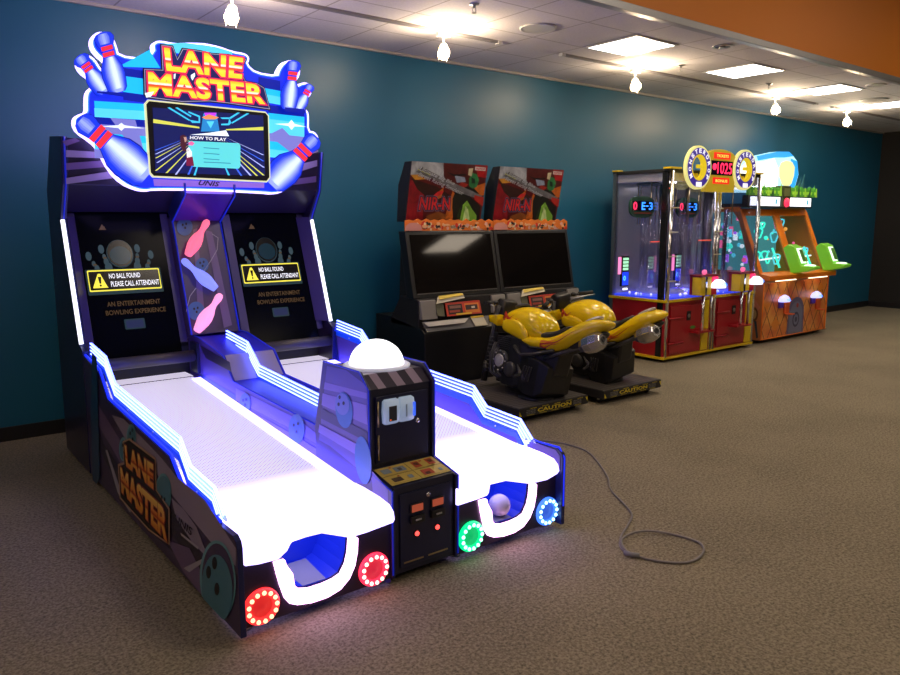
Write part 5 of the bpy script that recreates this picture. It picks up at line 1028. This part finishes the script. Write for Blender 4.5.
# round signs
RCY = TY0-.10; LET = 'MONSTER DROP '
PURR = EM('sign_purple', (.05, .025, .28), .8); CRE = EM('sign_cream', (.85, .78, .28), .8); WSG = EM('sign_white', (.95, .9, 1), 1.0); YSG = EM('sign_yellow', (.85, .62, .02), .7)
f_ = PY(RCY)[0]
tsb = MB(); dcx = f_(723, 170)
for px_, py_, sc__ in ((699, 167.5, 1), (745.5, 170, 1)):
    c = f_(px_, py_); Ro = (f_(px_, py_-22.2).z-c.z) if px_ < 720 else (f_(px_, py_-20.5).z-c.z); c = Vector((c.x, RCY, c.z))
    def annulus(r0, r1, y0, y1, m, b, n=48, cx_=0, cz_=0):
        pr = [(r0, y0), (r1, y0), (r1, y1), (r0, y1), (r0, y0)]
        b.lathe(c+Vector((cx_, 0, cz_)), (0, 1, 0), pr, m, n, False, None, False)
    b = MB(); annulus(Ro*.60, Ro, 0, .035, CRE, b); sg = b.build('round_sign', tw, label='ring shaped sign with white letters on purple')
    b = MB(); annulus(Ro*.60, Ro*.90, -.006, 0, PURR, b)
    annulus(Ro*.52, Ro*.62, -.004, .05, YSG, b); b.build('purple_band', sg)
    b = MB(); rm = Ro*.76
    for k, ch in enumerate('MONSTERDROP'):
        an = math.radians(212-k*24.5); e1 = Vector((math.sin(an), 0, -math.cos(an))); e2 = Vector((math.cos(an), 0, math.sin(an))); cc_ = c+e2*rm+Vector((0, -.007, 0)); s_ = Ro*.085
        b.text(ch, [cc_-e1*s_-e2*s_*1.1, cc_+e1*s_-e2*s_*1.1, cc_+e1*s_+e2*s_*1.1, cc_-e1*s_+e2*s_*1.1], WSG, .04, Vector((0, -1, 0)), 1)
    b.box(c.x-Ro*.22, c.x+Ro*.22, c.y-.009, c.y-.007, c.z-Ro*.88, c.z-Ro*.66, WSG); b.build('sign_lettering', sg, noc=True)
    # yellow crescent figure in the ring
    b = MB(); pts_ = [(math.cos(t)*Ro*.55, math.sin(t)*Ro*.55) for t in [math.radians(a) for a in range(-100, 101, 10)]]+[(math.cos(t)*Ro*.42-.02, math.sin(t)*Ro*.50) for t in [math.radians(a) for a in range(100, -101, -10)]]
    b.prism([(c.x+x, c.y-.0, c.z+z) for x, z in pts_], (0, .03, 0), YSG); b.box(c.x-Ro*.05, c.x+Ro*.5, c.y+.005, c.y+.03, c.z-Ro*.02, c.z+Ro*.14, YSG); b.build('yellow_crescent', sg)
    b = MB(); b.box(c.x-.03, c.x+.03, c.y+.03, TY0+.03, 1.90, 1.98, YP); b.build('sign_arm', sg)
# number board between the rings
b = MB(); cxd = (f_(699, 167)+f_(745.5, 170)).x/2; zt_ = f_(722, 149).z; zb_ = f_(722, 192).z; hw = .27
b.prism([(cxd-hw, RCY+.02, zb_), (cxd+hw, RCY+.02, zb_)]+[(cxd+hw*math.cos(t), RCY+.02, zt_-.09+.09*math.sin(t)) for t in [math.radians(a) for a in range(0, 181, 12)]], (0, .06, 0), EM('board_gold', (.60, .40, .02), .5)); nb = b.build('number_board', tw, bevel=.003)
b = MB(); zc_ = f_(722, 169).z
b.box(cxd-.20, cxd+.20, RCY+.010, RCY+.02, zc_-.065, zc_+.085, DKB); nv = Vector((0, -1, 0)); yq = RCY+.009
b.text('1025', [Vector((cxd-.09, yq, zc_-.048)), Vector((cxd+.185, yq, zc_-.048)), Vector((cxd+.185, yq, zc_+.066)), Vector((cxd-.09, yq, zc_+.066))], DR, .01, nv, 1); b.lathe((cxd-.145, yq, zc_+.02), (0, -1, 0), [(.018, 0), (.034, 0), (.034, .003), (.018, .003)], DR, 20)
for z0, tx_ in ((zc_+.105, 'BONUS TICKETS'), (zc_-.155, 'PLAY TO WIN')):
    b.box(cxd-.15, cxd+.15, RCY+.012, RCY+.02, z0, z0+.065, EM('board_red', (.9, .02, .01), 1.0)); b.text('TICKETS' if z0 > zc_ else 'BONUS', [Vector((cxd-.11, RCY+.011, z0+.017)), Vector((cxd+.11, RCY+.011, z0+.017)), Vector((cxd+.11, RCY+.011, z0+.045)), Vector((cxd-.11, RCY+.011, z0+.045))], EM('board_yellow_text', (1, .8, .1), 1.2), .02, nv, 1)
b.build('red_digits', nb, noc=True)
# ================================================================== orange under-sea ticket game
SX0, SX1, SY = 8.50, 10.15, 4.74
sb = thing('sloped_window_ticket_game', 'orange ticket game with two sloped windows, green scoops and a purple arched door picture', 'arcade game', ((SX0+SX1)/2, 5.2, 0))
OR = M('orange_laminate', (.95, .24, .015), .35)
def diamond():
    m, N, L, b_ = nt('orange_diamond_artwork'); tc = N.new('ShaderNodeTexCoord'); sp_ = N.new('ShaderNodeSeparateXYZ'); L.new(tc.outputs['Object'], sp_.inputs[0]); ad = N.new('ShaderNodeMath'); L.new(sp_.outputs['X'], ad.inputs[0]); L.new(sp_.outputs['Y'], ad.inputs[1]); out = []
    for s in (1, -1):
        mm = N.new('ShaderNodeMath'); mm.operation = 'MULTIPLY_ADD'; mm.inputs[1].default_value = s*.62; L.new(sp_.outputs['Z'], mm.inputs[0]); L.new(ad.outputs[0], mm.inputs[2])
        dv_ = N.new('ShaderNodeMath'); dv_.operation = 'DIVIDE'; dv_.inputs[1].default_value = .215; L.new(mm.outputs[0], dv_.inputs[0]); a2 = N.new('ShaderNodeMath'); a2.inputs[1].default_value = 40.3; L.new(dv_.outputs[0], a2.inputs[0]); fr = N.new('ShaderNodeMath'); fr.operation = 'FRACT'; L.new(a2.outputs[0], fr.inputs[0]); lt = N.new('ShaderNodeMath'); lt.operation = 'LESS_THAN'; lt.inputs[1].default_value = .07; L.new(fr.outputs[0], lt.inputs[0]); out.append(lt)
    mx = N.new('ShaderNodeMath'); mx.operation = 'MAXIMUM'; L.new(out[0].outputs[0], mx.inputs[0]); L.new(out[1].outputs[0], mx.inputs[1])
    n = N.new('ShaderNodeTexNoise'); n.inputs['Scale'].default_value = 5; L.new(tc.outputs['Object'], n.inputs['Vector']); r_ = N.new('ShaderNodeValToRGB'); r_.color_ramp.elements[0].position = .35; r_.color_ramp.elements[0].color = (.72, .16, .04, 1); r_.color_ramp.elements[1].position = .65; r_.color_ramp.elements[1].color = (.92, .42, .09, 1); L.new(n.outputs['Fac'], r_.inputs[0])
    c = N.new('ShaderNodeMix'); c.data_type = 'RGBA'; c.inputs['B'].default_value = (.25, .05, .02, 1); L.new(mx.outputs[0], c.inputs['Factor']); L.new(r_.outputs[0], c.inputs['A']); L.new(c.outputs['Result'], b_.inputs['Base Color']); b_.inputs['Roughness'].default_value = .35; return m
DIA = diamond()
prof = [(SY, .045), (SY, .775), (4.78, .80), (5.10, 1.60), (5.14, 1.66), (5.62, 1.66), (5.62, .045)]
bcab = MB(); bcab.box(SX0+.02, SX1-.02, SY+.01, 5.60, .045, .74, DIA); bcab.box(SX0+.05, SX1-.05, SY+.05, 5.58, .02, .05, BLK)
for x in (SX0+.12, SX1-.12):
    for y in (SY+.12, 5.5): b = MB(); b.cyl((x, y, 0), (x, y, .04), .03, RUB, 12); b.build('foot', sb)
for x in (SX0, SX1-.022):
    b = MB(); pf_ = prof if x != SX0 else [(SY, .045), (SY, .775), (4.78, .80), (5.10, 1.60), (5.14, 1.66), (5.62, 1.66), (5.62, 1.60), (5.20, 1.60), (5.12, 1.50), (4.95, .98), (4.93, .88), (5.62, .88), (5.62, .045)]
    b.yz(pf_, x, x+.022, M('side_tan_artwork', (.55, .20, .07), .35) if x == SX0 else OR, OR); s_ = b.build('side_panel', sb, bevel=.003)
    if x == SX0:
        b = MB(); b.yz([(4.93, .88), (4.95, .98), (5.12, 1.50), (5.20, 1.60), (5.60, 1.60), (5.60, .88)], x+.008, x+.012, GLS); b.build('side_window', sb)
        b = MB(); b.box(x-.004, x+.03, 5.12, 5.62, 1.60, 1.66, OR); b.build('orange_beam', sb)
    if x == SX0:
        b = MB(); n_ = 0
        for pg, m in (([(4.76, .45), (4.98, .72), (5.2, .45), (4.98, .16)], 0), ([(5.02, .66), (5.22, .86), (5.40, .66), (5.22, .42)], 1), ([(4.80, .84), (4.86, .96), (4.92, .92), (4.90, .80)], 2)):
            b.poly([(x-.0015, y, z) for y, z in pg], (M('salmon_diamond', (.62, .25, .14), .4), M('brick_diamond', (.45, .13, .05), .4), M('pale_orange_diamond', (.65, .28, .08), .4))[m])
        cc_ = (4.84, .36); b.poly([(x-.003, cc_[0]+.055*math.cos(t), cc_[1]+.09*math.sin(t)) for t in [i*math.pi/12 for i in range(24)]], M('magnifier_brown', (.14, .07, .03), .4)); b.poly([(x-.0042, cc_[0]+.035*math.cos(t), cc_[1]+.06*math.sin(t)) for t in [i*math.pi/12 for i in range(24)]], M('magnifier_glass', (.45, .35, .15), .4)); b.poly([(x-.003, 4.83, .28), (x-.003, 4.80, .28), (x-.003, 4.765, .08), (x-.003, 4.79, .07)], M('magnifier_handle', (.02, .07, .09), .4))
        b.build('side_artwork', s_, noc=True)
# header beam + sloped window frames
KS = (5.10-4.78)/.80; sy = lambda z, d=0: 4.78+KS*(z-.80)+d; nS = Vector((0, -1, KS)).normalized()
def Pw(x, z, d=0): return Vector((x, sy(z), z))+nS*d
b = MB(); bars = ((SX0+.02, SX0+.085), ((SX0+SX1)/2-.07, (SX0+SX1)/2+.07), (SX1-.085, SX1-.02))
for xa, xb in bars: b.prism([Pw(xa, .80), Pw(xb, .80), Pw(xb, 1.62), Pw(xa, 1.62)], nS*-.03, OR)
b.prism([Pw(SX0+.02, 1.56), Pw(SX1-.02, 1.56), Pw(SX1-.02, 1.64), Pw(SX0+.02, 1.64)], nS*-.03, OR); b.prism([Pw(SX0+.02, .79), Pw(SX1-.02, .79), Pw(SX1-.02, .87), Pw(SX0+.02, .87)], nS*-.03, OR)
b.build('window_frame', sb, bevel=.003)
xm = (SX0+SX1)/2
for xa, xb in ((SX0+.085, xm-.07), (xm+.07, SX1-.085)): b = MB(); b.prism([Pw(xa, .87, -.01), Pw(xb, .87, -.01), Pw(xb, 1.56, -.01), Pw(xa, 1.56, -.01)], nS*-.004, GLS); b.build('sloped_window', sb)
# interior
b = MB(); b.box(SX0+.03, SX1-.03, 5.50, 5.52, .76, 1.62, M('sea_back_panel', (.05, .20, .22), .4, em=.30, ec=(.15, .8, .8))); b.box(SX0+.03, SX1-.03, 4.86, 5.5, .76, .78, M('sea_floor', (.10, .22, .20), .4)); b.build('play_area', sb)
rs = random.Random(5); NE = EM('neon_mint', (.05, .95, .65), 1.3); NC = EM('neon_cyan', (.10, .7, .8), 1.1); NP = EM('neon_pink', (1, .12, .3), 1.1); NW = EM('neon_white', (.85, 1, .95), 1.3)
for k in range(13):
    x = SX0+.16+.60*rs.random() if k < 8 else xm+.14+.5*rs.random(); z = rs.uniform(.92, 1.48); r_ = rs.uniform(.04, .085); yy = sy(z)+rs.uniform(.06, .16); b = MB()
    b.tube([(x+r_*math.cos(t)*(1+.25*math.sin(3*t)), yy, z+r_*math.sin(t)*(1+.2*math.cos(2*t))) for t in [2*math.pi*i/24 for i in range(24)]], .010, (NE, NE, NC, NE, NW, NC, NE, NE, NC, NP, NC, NE, NC)[k], 8, True); b.build('neon_loop', sb)
b = MB()
for xa, xb in ((SX0+.10, xm-.08), (xm+.08, SX1-.10)): b.cyl((xa, sy(1.0)+.10, 1.0), (xb, sy(1.0)+.10, 1.03), .010, NW, 8); b.cyl((xb-.10, sy(.95)+.06, .90), (xb-.13, sy(1.2)+.06, 1.15), .014, NE, 8)
for k in range(14): x = rs.uniform(SX0+.15, SX1-.15); z = rs.uniform(.92, 1.5); b.sph((x, sy(z)+.12, z), rs.uniform(.012, .028), (NP, NE, NW, NC, EM('neon_orange', (1, .4, .05), 1))[k % 5], 10)
b.build('sea_lamps', sb)
b = MB()
for k in range(22): y = rs.uniform(5.05, 5.48); z = rs.uniform(.92, 1.52); b.sph((SX0+rs.uniform(.06, .14), y, z), rs.uniform(.012, .03), (NP, NW, NC, NE, EM('neon_violet', (.5, .15, 1), 1.1))[k % 5], 8)
b.build('side_lamps', sb)
b = MB()
for k in range(10): y = rs.uniform(5.08, 5.45); z = rs.uniform(.92, 1.5); b.box(SX0+.15, SX0+.16, y-.03, y+.03, z-.05, z+.05, (NP, NW, NC, NE, EM('neon_violet', (.5, .15, 1), 1.1))[(k*2) % 5])
b.build('side_tokens', sb)
# orange shelf with two under-lights
b = MB(); b.yz([(4.66, .775), (4.66, .835), (4.79, .86), (4.80, .775)], SX0-.015, SX1+.015, OR); sh = b.build('front_shelf', sb, bevel=.006)
for xc_ in (SX0+.42, SX1-.42):
    MB().box(xc_-.23, xc_+.23, 4.675, 4.70, .762, .775, EM('warm_under_light', (1, .80, .5), 3.2)).build('under_shelf_light', sh)
    # ticket chute lamp and door
    b = MB(); x_ = xc_+.0; b.loft([[Vector((x_+w_*math.cos(t), SY-.05+.6*w_*math.sin(t), z)) for t in [2*math.pi*i/20 for i in range(20)]] for z, w_ in ((.50, .095), (.52, .10), (.56, .075), (.585, .02))], EM('blue_white_lamp', (.50, .50, 1), 1.5)); b.box(x_-.05, x_+.05, SY-.02, SY, .42, .5, M('purple_lamp_holder', (.10, .04, .3), .4)); b.text('FREE', [Vector((x_-.04, SY-.115, .515)), Vector((x_+.04, SY-.115, .515)), Vector((x_+.04, SY-.10, .54)), Vector((x_-.04, SY-.10, .54))], DB, .02, nv, 3); b.build('coin_lamp', sb)
    b = MB(); b.box(xc_+.09, xc_+.20, SY-.02, SY-.001, .34, .48, M('orange_chute', (.75, .12, .02), .4)); b.box(xc_+.10, xc_+.19, SY-.10, SY-.02, .33, .345, M('orange_chute', (.75, .12, .02), .4)); b.build('ticket_chute', sb, bevel=.004)
    # green scoop
    LG_ = M('lime_green_plastic', (.20, .62, .03), .35, em=.12, ec=(.3, 1, .05)); xs_ = xc_+.30 if xc_ < xm else xc_+.32
    b = MB(); b.yz([(4.74, .84), (4.60, .86), (4.47, .90), (4.46, .93), (4.52, .94), (4.62, .94), (4.72, 1.17), (4.80, 1.20), (4.86, 1.15)], xs_-.10, xs_+.10, LG_); gs = b.build('green_scoop', sb, bevel=.012, seg=3)
    b = MB(); b.prism([(xs_-.06, 4.635, .965), (xs_+.06, 4.635, .965), (xs_+.06, 4.715, 1.15), (xs_-.06, 4.715, 1.15)], (0, -.008, .004), EM('scoop_white_glow', (.8, 1, .75), 1.3)); b.prism([(xs_-.015, 4.64, .985), (xs_+.045, 4.64, .985), (xs_+.045, 4.705, 1.13), (xs_-.015, 4.705, 1.13)], (0, -.014, .006), M('scoop_dial', (.10, .25, .05), .4)); b.loft([[Vector((xs_+w_*math.cos(t), 4.55+.75*w_*math.sin(t), z)) for t in [2*math.pi*i/24 for i in range(24)]] for z, w_ in ((.938, .085), (.950, .08), (.955, .05), (.955, .005))], EM('scoop_white_glow', (.8, 1, .75), 1.3)); b.build('scoop_light', gs)
# front pictures
b = bcab; yv = SY+.009; cxs = xm+.02
arch = [(cxs-.21, .05), (cxs+.21, .05), (cxs+.20, .30)]+[(cxs+.20*math.cos(t), .33+.20*math.sin(t)) for t in [math.radians(a) for a in range(0, 181, 15)]]+[(cxs-.20, .30)]
b.poly([(x, yv-.001, z) for x, z in arch], M('arch_violet_grey', (.14, .13, .26), .4)); b.poly([(cxs+(x-cxs)*.8, yv-.0022, .05+(z-.05)*.88) for x, z in arch], M('arch_slate', (.20, .22, .36), .4))
for r_, m in ((.085, M('arch_dark', (.05, .05, .12), .4)), (.06, M('arch_slate', (.20, .22, .36), .4)), (.03, M('arch_dark', (.05, .05, .12), .4))): b.poly([(cxs+r_*math.cos(t), yv-.004-(.09-r_)*.03, .24+r_*1.15*math.sin(t)) for t in [i*math.pi/12 for i in range(24)]], m)
b.poly([(cxs+.02+.03*math.cos(t), yv-.004, .42+.03*math.sin(t)) for t in [i*math.pi/6 for i in range(12)]], M('arch_red_dot', (.4, .05, .05), .4))
for xa, z0, w_ in ((SX0+.12, .50, .10), (xm-.34, .55, .11), (xm+.30, .55, .10), (SX0+.35, .22, .10), (SX1-.2, .62, .08)): b.poly([(xa, yv-.001, z0-w_*.9), (xa+w_, yv-.001, z0), (xa, yv-.001, z0+w_*.9), (xa-w_, yv-.001, z0)], M('bright_orange_brick', (.85, .28, .03), .4))
b.build('base_cabinet', sb, noc=True)
b = MB(); b.tube([(SX0+.01, SY-.004, .05), (SX0+.01, SY-.004, .77)], .006, OR, 6); b.tube([(SX0, SY-.004, .055), (SX1, SY-.004, .055)], .008, OR, 6); b.build('orange_edging', sb)
# marquee: white and blue board, grass band, lamps
b = MB(); b.box(SX0, SX1, 5.10, 5.58, 1.66, 1.70, BLK2); b.build('top_shelf', sb)
MYs = 5.42; fS = PY(MYs)[0]; nB = Vector((0, -1, 0))
def vS(pg): return [Vector((v.x, MYs, v.z)) for v in (fS(*q) for q in pg)]
zE = zz((740, 145), 6.75)
brd = [zE(*q) for q in ((-75,320),(-70,180),(0,90),(110,75),(250,45),(330,45),(360,75),(385,110),(395,200),(360,320))]
b = MB(); b.prism(vS(brd), (0, .10, 0), EM('sky_board_glow', (.45, .85, 1), 1.05)); mb = b.build('backlit_board', sb, label='backlit white and blue board')
def Sb(pg, m, k): b.poly([v+nB*(.0015*k) for v in vS([zE(*q) for q in pg])], m)
b = MB(); WG = EM('board_white_glow', (.95, 1, 1), 1.25)
Sb([(-60,300),(-50,190),(40,120),(160,110),(230,90),(260,160),(250,310)], WG, 1); Sb([(110,75),(250,45),(330,45),(360,75),(300,85),(230,85),(120,105)], EM('board_azure', (.02, .35, .9), 1), 2); Sb([(340,90),(385,110),(392,200),(360,310),(330,310),(350,200)], EM('board_azure', (.02, .35, .9), 1), 2)
Sb([(262,150),(275,118),(310,104),(350,114),(368,150),(362,210),(345,262),(315,285),(282,268),(262,215)], EM('board_soft_yellow', (.85, .85, .40), .9), 3); b.build('board_print', mb, noc=True)
GR = [M('grass_green_%d' % i, c, .5, em=.25, ec=c) for i, c in enumerate(((.08, .35, .03), (.35, .65, .05), (.02, .10, .03)))]
for (xa, xb) in ((SX0, xm-.07), (xm+.10, SX1+.02)):
    b = MB(); n_ = 13; top = []
    for i in range(n_+1): top.append((xb-(xb-xa)*i/n_, 5.0, 1.885+(.05 if i % 2 else 0)*rs.uniform(.4, 1.2)))
    b.prism([(xa, 5.0, 1.80), (xb, 5.0, 1.80)]+top, (0, .04, 0), GR[0]); b.box(xa+.02, xb-.02, 4.990, 5.0, 1.825, 1.865, GR[1])
    for i in range(8): x = xa+(xb-xa)*(i+.5)/8; b.prism([(x-.03, 4.985, 1.80), (x+.03, 4.985, 1.80), (x+rs.uniform(-.04, .04), 4.985, 1.90+rs.random()*.06)], (0, .006, 0), GR[i % 3])
    b.build('grass_band', sb)
for (xa, xb) in ((SX0+.02, xm-.10), (xm+.13, SX1-.13)):
    b = MB(); b.box(xa-.03, xb+.03, 5.0, 5.08, 1.655, 1.80, BLK2); lb_ = b.build('score_box', sb); b = MB(); b.box(xa+.01, xb-.01, 4.992, 5.0, 1.675, 1.785, EM('score_white_glow', (.90, .95, 1), 1.6)); b.box(xb-.12, xb-.09, 4.988, 4.992, 1.70, 1.76, EM('digit_teal', (.02, .35, .45), 1)); b.build('score_panel', lb_)
b = MB(); b.box(xm-.085, xm+.10, 4.97, 5.08, 1.66, 1.93, M('dark_olive_box', (.06, .07, .03), .4)); cb_ = b.build('centre_box', sb, bevel=.004)
b = MB(); b.lathe((xm+.008, 4.97, 1.72), (0, -1, 0), [(.06, 0), (.05, .02), (.0001, .03)], EM('red_dome_glow', (1, .03, .08), 1.6), 24); b.build('red_lamp', cb_); b = MB(); b.box(xm-.06, xm+.07, 4.966, 4.97, 1.80, 1.90, M('box_print', (.20, .22, .08), .4)); b.build('name_plate', cb_)
b = MB()
for i, (x, h) in enumerate(((SX1-.30, 2.06), (SX1-.22, 2.10), (SX1-.05, 1.96), (SX1-.36, 1.98))): b.prism([(x-.05, 5.09, 1.86), (x+.05, 5.09, 1.86), (x+.05, 5.09, h)], (0, .008, 0), M('teal_leaf', (.05, .18, .22), .4))
b.build('teal_leaf', sb)
# ================================================================== world, view, camera
w = bpy.data.worlds.new('world'); bpy.context.scene.world = w; w.use_nodes = True; w.node_tree.nodes['Background'].inputs[0].default_value = (.5, .45, .4, 1); w.node_tree.nodes['Background'].inputs[1].default_value = .05
sc0 = bpy.context.scene; sc0.view_settings.view_transform = 'Standard'; sc0.view_settings.look = 'None'; sc0.view_settings.exposure = 0.0; sc0.view_settings.gamma = 1; sc0.view_settings.use_curve_mapping = False
cd_ = bpy.data.cameras.new('camera'); cam = bpy.data.objects.new('camera', cd_); col.objects.link(cam); cd_.sensor_width = 36; cd_.lens = FPX/900*36; cd_.clip_start = .05
R_ = Matrix((CR, CU, -CF)).transposed(); cam.matrix_world = Matrix.Translation(C0) @ R_.to_4x4(); sc0.camera = cam
